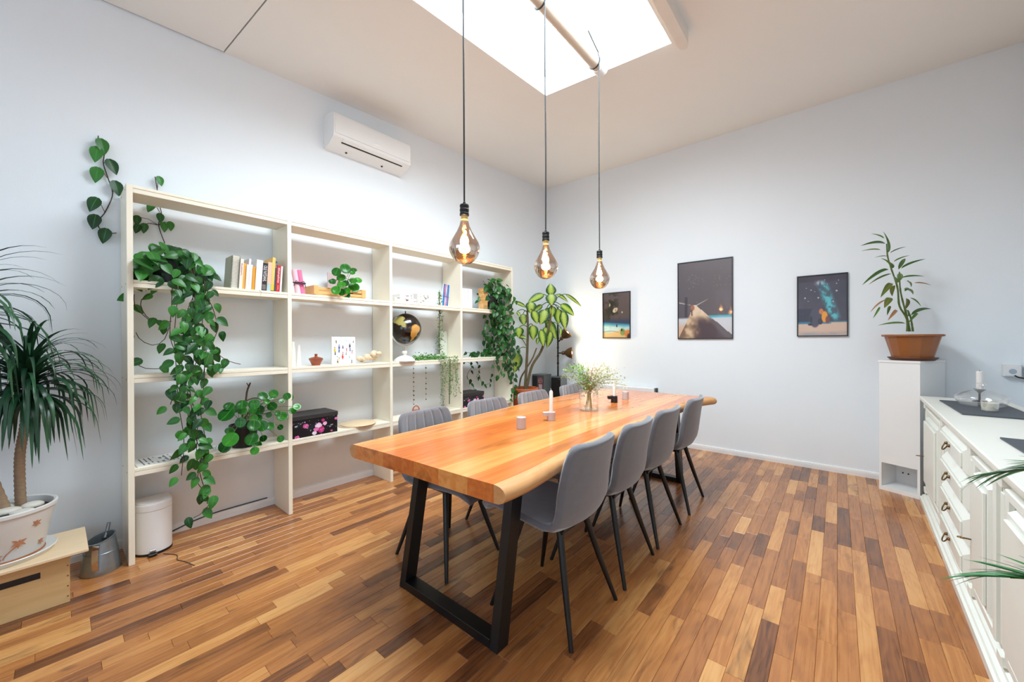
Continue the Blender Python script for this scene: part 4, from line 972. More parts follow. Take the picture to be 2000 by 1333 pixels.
# ------------------------------------------------------------------ other things on the shelves
PINK = mat('pink_paper', rgb(224, 120, 160), .6, var=.1); PINK2 = mat('pale_pink_paper', rgb(240, 200, 216), .6, var=.06); RIBD = mat('plum_ribbon', rgb(70, 34, 58), .5)
sc_ = thing('paper_scrolls', 'two rolled pink papers tied with a dark ribbon, leaning by the shelf panel', 'paper scroll', (-3.17, 1.22, S2))
for k, (y, m_, r) in enumerate(((1.205, PINK2, .020), (1.240, PINK, .022))):
    MB().lathe([(r-.004, 0), (r, 0), (r, .185), (r-.004, .185), (r-.004, 0)], (0, 0, 0), 20).xf(Matrix.Translation((-3.15-.01*k, y, S2+.004)) @ Matrix.Rotation(math.radians(9), 4, 'X')).build('roll', m_, sc_)
MB().tube([(-3.126+.0*math.cos(a), 1.207+.045*math.cos(a), S2+.085+.006*math.sin(a)) if math.sin(a) < 0 else (-3.128, 1.207+.045*math.cos(a), S2+.088) for a in [math.pi*k/12 for k in range(25)]], .0035, 6).tube([(-3.124, 1.207, S2+.087), (-3.118, 1.18, S2+.10), (-3.12, 1.165, S2+.06)], .003, 5).tube([(-3.124, 1.207, S2+.087), (-3.118, 1.235, S2+.10), (-3.12, 1.25, S2+.055)], .003, 5).build('ribbon', RIBD, sc_)

# third bay, top row
SKETCH = lambda seed, cols: (lambda u, v: mixc((240, 236, 234), cols[int(vn(u*3, v*3, seed+5)*len(cols)) % len(cols)], sst(.60, .70, fb(u*7, v*6, seed))*.9))
def printed_box(name, lab, cat, x0, x1, y0, y1, z0, z1, fn, body=CERAM, nu=30, nv=20, group=None, partname='box_body'):
    t = thing(name, lab, cat, ((x0+x1)/2, (y0+y1)/2, z0), 0, group)
    MB().box(x0, x1, y0, y1, z0, z1, .0012).build(partname, body, t)
    mb, cf = print_grid(fn, nu, nv, lambda u, v: (x1+.0006, y0+.001+(y1-y0-.002)*u, z0+.001+(z1-z0-.002)*v)); mb.build('print', PRINT, t, ang=0, colf=cf)
    return t
printed_box('booklet', 'flat white booklet with red and black sketches lying on the top shelf row', 'booklet', -3.28, -3.12, 2.03, 2.27, S2, S2+.045, SKETCH(31, [(190, 60, 60), (60, 40, 44), (230, 190, 190)]))
printed_box('booklet', 'smaller pale pink booklet lying on top of the sketched booklet', 'booklet', -3.27, -3.14, 2.10, 2.25, S2+.0455, S2+.085, SKETCH(37, [(236, 200, 206), (70, 62, 66), (240, 214, 216)]))
printed_box('small_box', 'small white box with black ink drawings beside the beige jar', 'box', -3.25, -3.13, 2.29, 2.42, S2, S2+.105, SKETCH(41, [(50, 50, 54), (96, 96, 90), (180, 170, 120)]))
jr = thing('jar', 'plain beige ceramic jar between the ink-drawn box and the creeper', 'jar', (-3.19, 2.487, S2))
MB().lathe([(0, 0), (.052, 0), (.054, .006), (.054, .108), (.051, .112), (.048, .108), (.048, .02), (0, .02)], (0, 0, 0), 28).build('body', mat('beige_ceramic', rgb(214, 196, 184), .5, var=.04), jr)
def bluep(u, v):
    d = min(abs(u-.22), abs(u-.80)); c = mixc((236, 222, 226), (40, 120, 186), sst(.18, .14, d)); c = mixc(c, (240, 120, 140), sst(.14, .10, abs(u-.5-.12*math.sin(v*6)))); return mixc(c, (60, 90, 160), sst(.03, .0, abs(v-.45)))
t = printed_box('card_booklet', 'blue and pink striped booklet leaning against the third bay panel', 'booklet', -3.21, -3.20, 2.645, 2.735, S2, S2+.245, bluep, CERAM, 24, 30); t.rotation_euler = (math.radians(-6), 0, 0)
for k in range(3):
    y0 = 2.842+.062*k
    b = thing('book', ['white book standing first against the fourth bay panel', 'white book standing in the middle of three in the fourth bay', 'white book standing last of three, towards the block tower'][k], 'book', (-3.2, y0+.03, S2), 0, 'white books in the fourth bay')
    MB().box(-3.28, -3.13, y0, y0+.003, S2, S2+.215).box(-3.28, -3.13, y0+.056, y0+.059, S2, S2+.215).box(-3.133, -3.13, y0+.003, y0+.056, S2, S2+.215).build('cover', mat('white_cover_%s' % 'abc'[k], rgb(238, 236, 240), .5), b)
    MB().box(-3.277, -3.1335, y0+.003, y0+.056, S2+.002, S2+.211).build('pages', PAPER, b)
bt = thing('block_tower', 'tower of stacked wooden toy blocks beside the fourth bay plant', 'block tower', (-3.17, 3.24, S2))
for k in range(15):
    z = S2+.0165*k
    for j in range(3):
        o = (j-1)*.0255; jx, jy = rp.uniform(-.0012, .0012), rp.uniform(-.0012, .0012)
        if k % 2 == 0: q = (-3.17-.038+jx, -3.17+.038+jx, 3.24+o-.0125, 3.24+o+.0125)
        else: q = (-3.17+o-.0125, -3.17+o+.0125, 3.24-.038+jy, 3.24+.038+jy)
        MB().box(*q, z, z+.0163, .0008).build('block', BLOCKW, bt, ang=0, tone=(rp.random(), rp.random(), .4))

# second row
fg = thing('vase_pair', 'pair of slim white ceramic vases at the left end of the second row', 'vase', (-3.2, 1.205, S1))
for (y, h, s) in ((1.180, .19, 1), (1.222, .165, .9)):
    MB().lathe([(0, 0), (.021*s, 0), (.023*s, .01), (.019*s, h*.4), (.016*s, h*.7), (.012*s, h*.9), (.014*s, h), (.010*s, h), (.009*s, h*.88), (0, h*.86)], (-3.19, y, S1), 20).build('vase_body', CERAM, fg)
bw = thing('lidded_bowl', 'small glossy brown clay bowl with knobbed lid', 'bowl', (-3.18, 1.348, S1)); BRC = mat('red_brown_glaze', rgb(150, 64, 26), .22, var=.25, scale=24, coat=.4)
MB().lathe([(0, 0), (.030, 0), (.032, .006), (.040, .025), (.052, .048), (.054, .052), (.046, .052), (.036, .03), (0, .02)], (0, 0, 0), 28).build('bowl', BRC, bw, rel=False)
MB().lathe([(.051, .0525), (.050, .058), (.030, .066), (.012, .070), (.008, .076), (.012, .084), (.010, .090), (0, .093)], (0, 0, 0), 28).build('lid', BRC, bw, rel=False)
FIG = [(.18, .80, (150, 100, 70), .05), (.92, .80, (40, 44, 50), .045), (.30, .62, (60, 90, 170), .07), (.30, .48, (40, 60, 130), .06), (.46, .60, (150, 80, 130), .06), (.76, .66, (50, 36, 70), .075), (.77, .50, (70, 80, 180), .055), (.12, .52, (220, 200, 70), .085), (.14, .38, (50, 36, 50), .06), (.62, .50, (230, 140, 120), .06), (.60, .36, (120, 110, 110), .05), (.45, .25, (214, 50, 44), .08), (.46, .37, (230, 110, 110), .05), (.86, .40, (240, 170, 190), .07), (.24, .08, (110, 80, 60), .07), (.30, .16, (240, 210, 120), .06), (.84, .05, (60, 60, 50), .06), (.74, .22, (70, 70, 80), .03), (.22, .24, (80, 60, 70), .03)]
def people(u, v):
    c = (246, 246, 248)
    if v > .82 and vn(u*40, v*30, 3) > .75 and .25 < u < .8: c = (206, 226, 230)
    for (a, b, q, r) in FIG:
        d = math.hypot((u-a)*1.1, (v-b)*.62); c = mixc(c, q, sst(r*.8, r*.5, d+.02*vn(u*30, v*30, 2)))
        c = mixc(c, (40, 30, 34), sst(.022, .014, math.hypot((u-a)*1.0, v-b-r*1.1)))
    return mixc(c, (224, 196, 168), sst(.1, .02, v)*.5)
t = printed_box('picture_book', 'white picture book covered with tiny colourful figures, standing in the second row', 'book', -3.205, -3.19, 1.478, 1.682, S1, S1+.228, people, CERAM, 44, 50, partname='book_block')
sh = thing('coral_piece', 'pale beige rough coral piece beside the picture book', 'coral', (-3.19, 1.80, S1))
mb = MB()
for k in range(15): mb.sphere((-3.19+rp.uniform(-.04, .04), 1.725+.16*k/14+rp.uniform(-.01, .01), S1+.028+rp.uniform(0, .05)*(k/14+.3)), rp.uniform(.022, .034), 8, 6, (1, 1.1, rp.uniform(.75, 1)))
zmin = min(v[2] for v in mb.v); mb.v = [(a, b, max(c_, S1)) for a, b, c_ in mb.v]
mb.build('coral', mat('pale_coral', rgb(226, 202, 172), .8, var=.25, scale=40, bump=.6, bscale=90), sh)

gl = thing('globe', 'black and gold desk globe on a pale stand in the third bay', 'globe', (-3.21, 2.205, S1))
GC = Vector((-3.21, 2.205, 1.392)); GR = .150
def land(lat, lon):
    c = (24, 18, 18)
    n = fb(lon*1.7+7, lat*2.3+3, 51)
    def blob(a, b, ra, rb): return math.hypot((lon-a)/ra, (lat-b)/rb)
    sa = min(blob(.72, -.02, .36, .26), blob(.62, -.30, .26, .34), blob(.58, -.62, .13, .34)); c = mixc(c, (214, 160, 78), sst(1.15, .95, sa+.5*(n-.5)))
    na = min(blob(-.55, .62, .52, .30), blob(-.30, .36, .34, .16), blob(-.10, .20, .14, .14)); c = mixc(c, (176, 164, 96), sst(1.12, .92, na+.5*(n-.5)))
    for L0 in (-.9, -.45, .0, .45, .9): c = mixc(c, (70, 60, 54), sst(.012, .0, abs(lat-L0))*.5)
    af = blob(2.0, .0, .4, .5); c = mixc(c, (190, 140, 80), sst(1.1, .95, af+.4*(n-.5))); return c
def gp(u, v):
    lat = -math.pi/2+math.pi*v; lon = 2*math.pi*u; return GC+GR*Vector((math.cos(lat)*math.cos(lon), math.cos(lat)*math.sin(lon), math.sin(lat)))
cen = math.atan2(-2.205, 3.21)   # longitude facing the room
mb, cf = print_grid(lambda u, v: land(-math.pi/2+math.pi*v, ((2*math.pi*u-cen+math.pi) % (2*math.pi))-math.pi), 96, 48, gp)
mb.build('ball', mat_attr('globe_print', .16, .5), gl, ang=180, colf=cf)
MB().tube([GC+(GR+.014)*Vector((.25*math.cos(a)*0, math.cos(a), math.sin(a))) for a in [math.radians(q) for q in range(-96, 97, 8)]] if False else [GC+Vector((0, (GR+.013)*math.cos(math.radians(q)), (GR+.013)*math.sin(math.radians(q)))) for q in range(-200, -15, 8)], .0055, 8).build('meridian_arc', CERAM, gl)
MB().lathe([(0, 0), (.085, 0), (.085, .006), (.03, .016), (.012, .03), (.010, .060), (.014, .066), (.010, GC.z-GR-.012-S1)], (GC.x, GC.y, S1), 28).build('stand', CERAM, gl)
MB().lathe([(0, .0), (.006, 0), (.006, .02), (0, .022)], (GC.x, GC.y, GC.z+GR), 10).build('axis_pin', BRASS, gl)
ld = thing('butter_dome', 'white ceramic dome lid with a round knob, low in front of the globe', 'lid', (-3.125, 2.135, S1))
MB().lathe([(.0, .0), (.098, 0), (.100, .004), (.092, .018), (.070, .036), (.040, .050), (.014, .056), (.012, .066), (.024, .076), (.026, .086), (.018, .096), (0, .098)], (0, 0, 0), 32).build('dome', CERAM, ld, rel=False)
gm = thing('leaning_mirror', 'greenish frameless mirror pane leaning in the third bay', 'mirror', (-3.30, 2.83, S1))
MB().box(-3.306, -3.300, 2.745, 2.796, S1, S1+.30).xf(Matrix.Translation((0, 0, 0))).build('edge_strip', mat('grey_green_glass', rgb(186, 196, 184), .15, coat=.5), gm)
gm2 = MB().box(-3.298, -3.293, 2.69, 2.80, S1, S1+.295, .001); gm2.build('pane', mat('pale_green_pane', rgb(204, 210, 198), .12, coat=.6), gm)

# lowest row
def lines(u, v):
    c = (238, 238, 238)
    if .1 < u < .95 and .1 < v < .9 and abs((v*11) % 1-.5) < .12+.1*vn(u*20, math.floor(v*11), 2) and vn(u*7, math.floor(v*11)*1.7, 4) > .3: c = (110, 112, 116)
    return c
def sheet(name, lab, x0, x1, y0, y1, z, rot):
    t = thing(name, lab, 'paper', ((x0+x1)/2, (y0+y1)/2, z), rot); w2, h2 = (x1-x0)/2, (y1-y0)/2
    MB().box(-w2, w2, -h2, h2, 0, .006).build('sheets', PAPER, t, rel=False, ang=0)
    mb, cf = print_grid(lines, 40, 34, lambda u, v: (-w2+2*w2*u, -h2+2*h2*v, .0064)); mb.build('print', PRINT, t, rel=False, ang=0, colf=cf)
sheet('paper_stack', 'stack of printed white papers at the near end of the lowest shelf', -3.31, -3.10, .305, .545, S0, .05)
sheet('paper_sheet', 'white printed sheet half hidden by the hanging vine, beside the coin plant pot', -3.32, -3.20, .60, .73, S0, -.3)
FLR = [(.27, .62, .13, 0), (.56, .55, .15, 1), (.62, .28, .16, 2), (.50, .34, .12, 0), (.70, .62, .10, 3), (.98, .80, .09, 0), (.08, .06, .09, 0), (.66, .82, .08, 2), (.46, .14, .10, 1), (.86, .12, .05, 0)]
FC = [(226, 130, 190), (240, 226, 240), (190, 40, 110), (246, 160, 210)]
def floral(u, v):
    c = mixc((18, 14, 20), (24, 44, 46), sst(.6, .75, fb(u*7, v*5, 61)))
    if sst(.73, .80, fb(u*16+3, v*9, 63)) > .5: c = (196, 190, 202)
    for a, b, r, k in FLR:
        d = math.hypot((u-a)*2.1, (v-b))/r; n = fb(u*18, v*10, 65+k)
        if d < 1.05+.7*(n-.5): c = mixc(FC[k], mixc(FC[(k+2) % 4], FC[k], .4), sst(.45, .7, vn(u*30, v*16, 67)))
    return c
def flower_box(lab, y0, y1, h, lid):
    t = thing('storage_box', lab, 'storage box', (-3.2, (y0+y1)/2, S0), 0, 'floral storage boxes on the lowest shelf'); x0, x1 = -3.315, -3.092
    MB().box(x0, x1, y0, y1, S0, S0+h, .001).build('box_body', BLACKP, t)
    mb, cf = print_grid(floral, 84, 42, lambda u, v: (x1+.0006, y0+(y1-y0)*u, S0+h*v)); mb.build('floral_print', PRINT, t, ang=0, colf=cf)
    mb, cf = print_grid(floral, 60, 42, lambda u, v: (x0+(x1-x0)*u, y0-.0006, S0+h*v)); mb.build('floral_print', PRINT, t, ang=0, colf=cf)
    MB().box(x0-.004, x1+.004, y0-.004, y1+.004, S0+h-.0, S0+h+lid, .0015).build('lid', mat('charcoal_lid', rgb(46, 43, 44), .55), t)
flower_box('black storage box with pink roses and a flat lid beside the coin plant', 1.143, 1.475, .133, .032)
flower_box('black rose-patterned storage box in the far bay, partly hidden by a chair back', 2.845, 3.165, .115, .035)
for k, (r, z) in enumerate(((.150, 0), (.147, .0075))):
    d = thing('round_board', ['pale round wooden board, the lower of two stacked beside the rose box', 'pale round wooden board, the upper of two stacked beside the rose box'][k], 'board', (-3.21+.012*k, 1.70+.012*k, S0+z), 0, 'round boards on the lowest shelf')
    MB().lathe([(0, 0), (r-.004, 0), (r, .003), (r, .005), (r-.003, .0072), (0, .0072)], (0, 0, 0), 40).build('disc', PALEW, d, rel=False, ang=40)
kt = thing('copper_kettle', 'copper arched handle showing above the nearest chair back at the bookcase side', 'kettle', (-3.20, 2.315, S0)); COP = mat('copper', rgb(214, 128, 96), .3, .6)
MB().lathe([(0, 0), (.035, 0), (.045, .010), (.045, .03), (.03, .042), (.012, .046), (0, .047)], (0, 0, 0), 24).build('body', COP, kt, rel=False)
MB().tube([(0, .040*math.cos(a), .030+.052*math.sin(a)) for a in [math.pi*k/14 for k in range(15)]], .0065, 8).build('handle', COP, kt, rel=False)

# ------------------------------------------------------------------ floor things at the left
cra = thing('wooden_crate', 'pale wooden crate with cut-out handle under the planter', 'crate', (-3.04, -.2, 0))
CX0, CX1, CY0, CY1 = -3.185, -2.893, -.47, .047
mb = MB()
for (y0, y1, z0, z1) in ((CY0, CY1, 0, .155), (CY0, -.185, .155, .185), (-.045, CY1, .155, .185), (CY0, CY1, .185, .205)): mb.box(CX1-.012, CX1, y0, y1, z0, z1)
mb.build('front_board', CRATEW, cra, ang=0)
MB().box(CX1-.0125, CX1-.004, -.19, -.04, .15, .19).build('handle_hole', BLACKP, cra, ang=0)
MB().box(CX1-.010, CX1+.002, CY0, CY1+.002, .205, .236, .0015).build('top_rail', CRATEW, cra)
MB().box(CX0, CX1-.012, CY1-.012, CY1, 0, .23).build('side_board', CRATEW, cra, ang=0); MB().box(CX0, CX1-.012, CY0, CY0+.012, 0, .23).build('side_board', CRATEW, cra, ang=0)
MB().box(CX0, CX0+.012, CY0+.012, CY1-.012, 0, .23).build('back_board', CRATEW, cra, ang=0)
for z in (.03, .08, .13, .18, .215): MB().lathe([(0, 0), (.003, 0), (.003, .0012), (0, .0014)], (CX1, CY1-.007, z), 8, 'X').build('nail', BRASS, cra)
MB().box(-3.20, -2.845, -.50, .108, .238, .252, .002).build('lid', PALEW, cra)
pk = thing('dracaena', 'tall dragon tree with drooping dark blades in a white planter on the crate', 'potted plant', (-3.035, -.155, .252))
PLW = mat('off_white_glazed_pot', rgb(216, 214, 210), .4, var=.04, scale=8)
MB().lathe([(0, 0), (.150, 0), (.165, .022), (.162, .026), (.13, .012), (0, .010)], (0, 0, 0), 36).build('saucer', PLW, pk, rel=False)
MB().lathe([(0, .012), (.118, .012), (.122, .018), (.160, .215), (.168, .222), (.168, .236), (.162, .240), (.154, .236), (.150, .20), (0, .20)], (0, 0, 0), 40).build('pot', PLW, pk, rel=False)
MB().lathe([(.119, .0125), (.126, .013), (.126, .018), (.120, .019)], (0, 0, 0), 36).build('foot_rim', mat('amber_foot', rgb(160, 90, 40), .5), pk, rel=False)
MB().lathe([(.152, .204), (.08, .212), (0, .214)], (0, 0, 0), 24).build('soil', SOIL, pk, rel=False)
FLW = mat('orange_brown_paint', rgb(176, 112, 74), .5, var=.1)
def on_pot(a, z): r = .1225+(.160-.122)*(z-.018)/.197+.0009; return Vector((r*math.cos(a), r*math.sin(a), z))
def pflower(a, z, s):
    mb = MB()
    for k in range(6):
        q = 2*math.pi*k/6+.4; c = on_pot(a, z); e1 = Vector((-math.sin(a), math.cos(a), 0)); e2 = Vector((0, 0, 1)); nrm = Vector((math.cos(a), math.sin(a), 0))
        d = e1*math.cos(q)+e2*math.sin(q); mb.strip([c+d*s*.1, c+d*s*.5+nrm*.0006, c+d*s], [s*.06, s*.2, s*.04], nrm)
    mb.build('painted_flower', FLW, pk, rel=False, ang=0)
for a, z, s in ((.35, .095, .026), (-.35, .10, .024), (.72, .165, .019), (-.9, .06, .024), (-.15, .045, .022), (1.0, .06, .018)): pflower(a, z, s)
for a0, z0, a1, z1 in ((.02, .030, .35, .085), (-.05, .028, -.35, .09)):
    pts = [on_pot(a0+(a1-a0)*t_**1.7, z0+(z1-z0)*t_) for t_ in [k/10 for k in range(11)]]; MB().tube(pts, .0022, 5).build('painted_stem', FLW, pk, rel=False)
PEB = mat('white_pebble', rgb(206, 200, 188), .55, var=.18, scale=18)
for (x_, y_, s, q) in ((.035, .005, .034, (1, 1.5, .55)), (.012, .085, .030, (1.1, 1.3, .6)), (.075, .055, .026, (1, 1.5, .5)), (.05, -.08, .03, (1, 1.2, .6)), (-.06, .02, .026, (1, 1.2, .6))):
    MB().sphere((x_, y_, .212+s*q[2]*.75), s, 14, 9, q).build('pebble', PEB, pk, rel=False)
TRK = mat('dracaena_bark', rgb(150, 124, 98), .85, var=.3, scale=40, bump=.7, bscale=110, stretch=(1, 1, 3))
rd = random.Random(9)
def trunk(pts, r0, r1):
    sp_ = spline(pts, 60); MB().tube(sp_, [r0+(r1-r0)*k/59+(.0014 if k % 2 else -.0008) for k in range(60)], 14).build('trunk', TRK, pk, rel=False)
trunk([(-.045, .048, .20), (-.05, .045, .45), (-.047, .062, .62), (-.045, .070, .80)], .019, .016)
trunk([(.02, .01, .20), (0, -.05, .45), (-.02, -.12, .8), (-.02, -.14, 1.12)], .021, .017)
BL = []
for el in (78, 62, 48, 35, 22, 8, -8, -22):
    for bend in (1.25, 1.9):
        d = [math.radians(el)]; pts = [Vector((0, 0, 0))]; n = 11
        for k in range(n):
            a = math.radians(el)-bend*1.9*(k/n)**1.5*(.65+.35*math.cos(math.radians(el))); a = max(a, -1.45)
            pts.append(pts[-1]+Vector((0, math.cos(a), math.sin(a)))/n)
        ws = [.016, .023, .026, .027, .026, .024, .022, .018, .014, .011, .007, .0012]
        mb = MB(); mb.strip(pts, ws, (0, 0, 1), .25); mb.uv = [(q-1, j/n) for j in range(n+1) for q in range(3)]
        BL.append(mb.mesh('blade', LF_DR, 180))
def crown(c, n, s):
    for k in range(n):
        az = k*2.39996+rd.uniform(-.2, .2); t_ = (k+.5)/n; v = BL[min(7, int(8*t_))*2+rd.randint(0, 1)]
        q_ = s*rd.uniform(.8, 1.12); reach = (pk.location.x+c[0]-XL-.015)/max(.05, math.sin(az)) if math.sin(az) > 0 else 9
        if q_ > reach*1.12: q_ = max(.5*s, min(q_, reach*1.12))
        if reach < .5*s*.8: continue
        put('blade', v, pk, Matrix.Translation(Vector(c)+Vector((0, 0, .05-.10*t_))) @ Matrix.Rotation(az, 4, 'Z') @ Matrix.Diagonal((rd.uniform(.38, .5), q_, q_*rd.uniform(.9, 1.08), 1)))
crown((-.045, .070, .80), 190, .40); crown((-.02, -.14, 1.13), 110, .46)

wc = thing('watering_can', 'small galvanised metal watering can on the floor beside the crate', 'watering can', (-3.15, .165, 0))
prof = []; mb = MB(); seg = 32
def wcp(r, z, a, slant): return (r*math.cos(a), r*math.sin(a), z+slant*(r*math.sin(a)*.26-r*math.cos(a)*.10))
rings = [(.0, 0, 0), (.080, 0, 0), (.082, .004, 0), (.078, .04, .0), (.070, .10, .3), (.060, .160, .8), (.0575, .176, 1), (.061, .179, 1), (.061, .183, 1), (.055, .183, 1), (.054, .17, .95), (.068, .06, 0), (0, .02, 0)]
vs = [wcp(r, z, 2*math.pi*k/seg, s) for (r, z, s) in rings for k in range(seg)]
mb.add(vs, [(i*seg+k, i*seg+(k+1) % seg, (i+1)*seg+(k+1) % seg, (i+1)*seg+k) for i in range(len(rings)-1) for k in range(seg)]); mb.build('body', ZINC, wc, rel=False, ang=50)
MB().lathe([(.0685, .11), (.0705, .112), (.0685, .114)], (0, 0, 0), 32).build('rib', ZINC, wc, rel=False)
a = math.radians(-18)
pth = [(r*math.cos(a), r*math.sin(a), z) for r, z in ((.060, .172), (.072, .168), (.083, .14), (.088, .09), (.084, .05), (.079, .034))]
MB().strip(pth, [.013]*6, Vector((math.cos(a), math.sin(a), 0))).build('strap_handle', CHROME, wc, rel=False, ang=60)
MB().tube([(-.052, .02, .16), (-.060, .03, .20), (-.064, .036, .235)], [.011, .009, .0085], 10, cap=False).build('spout', ZINC, wc, rel=False)
bn = thing('pedal_bin', 'white pedal bin with black foot under the bookcase', 'bin', (-3.21, .39, 0))
def dshape(r, y0, n=20): return [(-y0, -r), ]+[(r*.95*math.cos(t_)-.0, r*math.sin(t_)) for t_ in [-math.pi/2+math.pi*k/n for k in range(n+1)]]+[(-y0, r)]
MB().prism(dshape(.088, .085), 0, .014).build('foot', BLACKP, bn, rel=False)
MB().prism(dshape(.086, .085), .014, .262).build('bin_body', WHITE, bn, rel=False, ang=40)
MB().prism(dshape(.0875, .086), .264, .300).prism(dshape(.080, .080), .300, .310).build('lid', WHITE, bn, rel=False, ang=40)
MB().box(.078, .112, -.035, .005, .006, .018, .003).build('pedal', BLACKP, bn, rel=False); MB().box(.080, .088, -.028, .0, .022, .034, .002).build('pedal_plate', CHROME, bn, rel=False)
tag(MB().tube(spline([(XL+.016, .50, .020), (XL+.016, .62, .05), (XL+.013, .75, .064), (XL+.013, .95, .066), (XL+.013, 1.06, .066)], 20), .0035, 6).build('wall_cable', CORD, loc=(XL, .8, .05), rel=False), 'thin dark cable running along the baseboard behind the white bin', 'cable')
tag(MB().tube(spline([(-3.10, .42, .002), (-3.02, .468, .002), (-2.95, .46, .002), (-2.897, .483, .002), (-2.80, .511, .002)], 20), .0022, 5).build('floor_twig', BSTEM, loc=(-2.95, .46, 0), rel=False), 'thin brown dry vine end lying on the floor before the bin', 'twig')

# ------------------------------------------------------------------ corner group
df = thing('dieffenbachia', 'tall plant with big yellow-green variegated leaves in the corner', 'potted plant', (-3.17, 4.02, 0))
MB().lathe([(0, 0), (.115, 0), (.120, .01), (.160, .60), (.178, .602), (.184, .615), (.184, .638), (.176, .648), (.160, .644), (.150, .58), (0, .58)], (0, 0, 0), 36).build('pot', TERRA, df, rel=False)
MB().lathe([(.155, .60), (.08, .615), (0, .618)], (0, 0, 0), 20).build('soil', SOIL, df, rel=False)
DST = mat('cane_stem', rgb(96, 84, 56), .7, var=.3, scale=30, stretch=(1, 1, 3))
for k, q in enumerate(DIEFF_STEM):
    q = [Vector(p) for p in q]; q[0].z = .59
    MB().tube(spline(q, 24), [(.019, .019, .012)[k]*(1-.3*j/23)+(.001 if j % 3 == 0 else 0) for j in range(24)], 10).build('stem', DST, df)
rz = random.Random(3)
for i, q in enumerate(DIEFF):
    a, b, wv = Vector(q[:3]), Vector(q[3:6]), q[6]; L = (b-a).length
    n = -Fv+Vector((rz.uniform(-.3, .3), rz.uniform(-.3, .3), .55))
    me = VARI[i % 2]; put('leaf', me, df, frame(b-a, n, a-Vector(df.location), L, min(1.9, wv/L*1.35)))
    st = min((Vector(p) for s_ in DIEFF_STEM for p in s_), key=lambda p: (p-a).length+.3*abs(p.z-a.z+.08))
    MB().tube(spline([st, (st+a)/2+Vector((0, 0, .03)), a, a+(b-a)*.1], 10), .0055, 6).build('leaf_stalk', STEM, df, ang=180)
SPK = mat('speaker_grey', rgb(112, 120, 120), .45, var=.05); BAF = mat('speaker_baffle', rgb(92, 80, 84), .55)
def speaker(lab, x0, x1, y0, y1, h, drivers):
    t = thing('loudspeaker', lab, 'loudspeaker', ((x0+x1)/2, (y0+y1)/2, 0), 0, 'floor speakers in the corner')
    MB().box(x0, x1, y0, y1, 0, h-.012, .003).build('cabinet', SPK, t); MB().box(x0-.003, x1+.003, y0-.003, y1+.003, h-.012, h, .005).build('top', mat('speaker_top', rgb(96, 104, 104), .35), t)
    MB().box(x0+.004, x1-.004, y0-.008, y0, .02, h-.02, .002).build('baffle', BLACKP, t)
    if drivers:
        cx = x0+(x1-x0)*.72; MB().box(cx-.055, cx+.055, y0-.010, y0-.008, .15, h-.025).build('driver_panel', BAF, t)
        for z, r in ((h-.085, .040), (h-.30, .05), (h-.45, .05)):
            MB().lathe([(r, 0), (r*.98, -.006), (r*.8, -.006), (r*.42, .004), (r*.34, -.006), (0, -.010)], (cx, y0-.010, z), 24, 'Y').build('driver', mat('driver_cone', rgb(170, 112, 110), .4), t)
        MB().box(cx-.028, cx+.028, y0-.0115, y0-.010, h-.20, h-.135).build('label_plate', mat('pink_plate', rgb(206, 170, 172), .5), t)
speaker('grey floor speaker with exposed drivers in the corner behind the terracotta pot', -3.368, -3.160, 4.45, 4.63, .785, True)
speaker('second grey speaker cabinet, right beside the lamp pole', -3.10, -2.94, 4.54, 4.70, .768, False)
fl = thing('floor_lamp', 'black pole floor lamp with two lit spot heads in the corner', 'floor lamp', (-3.0, 4.56, 0))
MB().lathe([(0, 0), (.12, 0), (.125, .008), (.12, .018), (.02, .028), (0, .028)], (0, 0, 0), 32).build('base', BLACK, fl, rel=False)
MB().tube([(0, 0, .02), (0, 0, 1.74)], .0125, 12).build('pole', BLACK, fl, rel=False)
for z in (.6, .95, 1.05, 1.17, 1.30, 1.55): MB().lathe([(.0125, -.012), (.0165, -.01), (.0165, .01), (.0125, .012)], (0, 0, z), 12).build('collar', BLACK, fl, rel=False)
SHI = mat('shade_bronze', rgb(96, 70, 40), .35, .3, var=.1)
for z, d in ((1.245, (.62, .26, .66)), (1.093, (.88, .44, .02))):
    d = Vector(d).normalized(); R_ = frame(d, (0, 0, 1), (0, 0, z))
    hd = MB().tube([Vector((0, 0, z)), Vector((0, 0, z))+d*.065], .010, 8).build('arm', BLACK, fl, rel=False)
    MB().lathe([(0, .055), (.022, .055), (.026, .062), (.026, .088), (.022, .094), (.030, .10), (.052, .125), (.072, .16), (.082, .20), (.080, .20), (.069, .162), (.048, .127), (.02, .104), (0, .104)], (0, 0, 0), 24, 'Y').xf(R_).build('lamp_shade', SHI, fl, rel=False, ang=50)
    MB().sphere((0, 0, 0), .038, 16, 10).xf(Matrix.Translation(Vector((0, 0, z))+d*.160)).build('bulb', LAMPB, fl, rel=False, ang=180)
    l = bpy.data.lights.new('floor_lamp_light', 'SPOT'); l.energy = 13; l.color = (1.0, .80, .52); l.spot_size = math.radians(125); l.spot_blend = .6; l.shadow_soft_size = .04
    lo = bpy.data.objects.new('floor_lamp_light', l); COL.objects.link(lo); lo.parent = fl; lo.matrix_basis = Matrix.Translation(Vector((0, 0, z))+d*.215) @ d.to_track_quat('-Z', 'Y').to_matrix().to_4x4()
rad = thing('radiator', 'low white panel radiator on the back wall behind the far table end', 'radiator', (-2.10, YB-.06, .1))
MB().box(-2.51, -1.72, YB-.10, YB-.085, .12, .676, .003).build('front_panel', WHITE, rad); MB().box(-2.51, -1.72, YB-.04, YB-.028, .12, .676, .003).build('rear_panel', WHITE, rad)
for k in range(30): MB().box(-2.50+.026*k, -2.484+.026*k, YB-.085, YB-.04, .668, .674).build('grille_bar', WHITE, rad, ang=0)
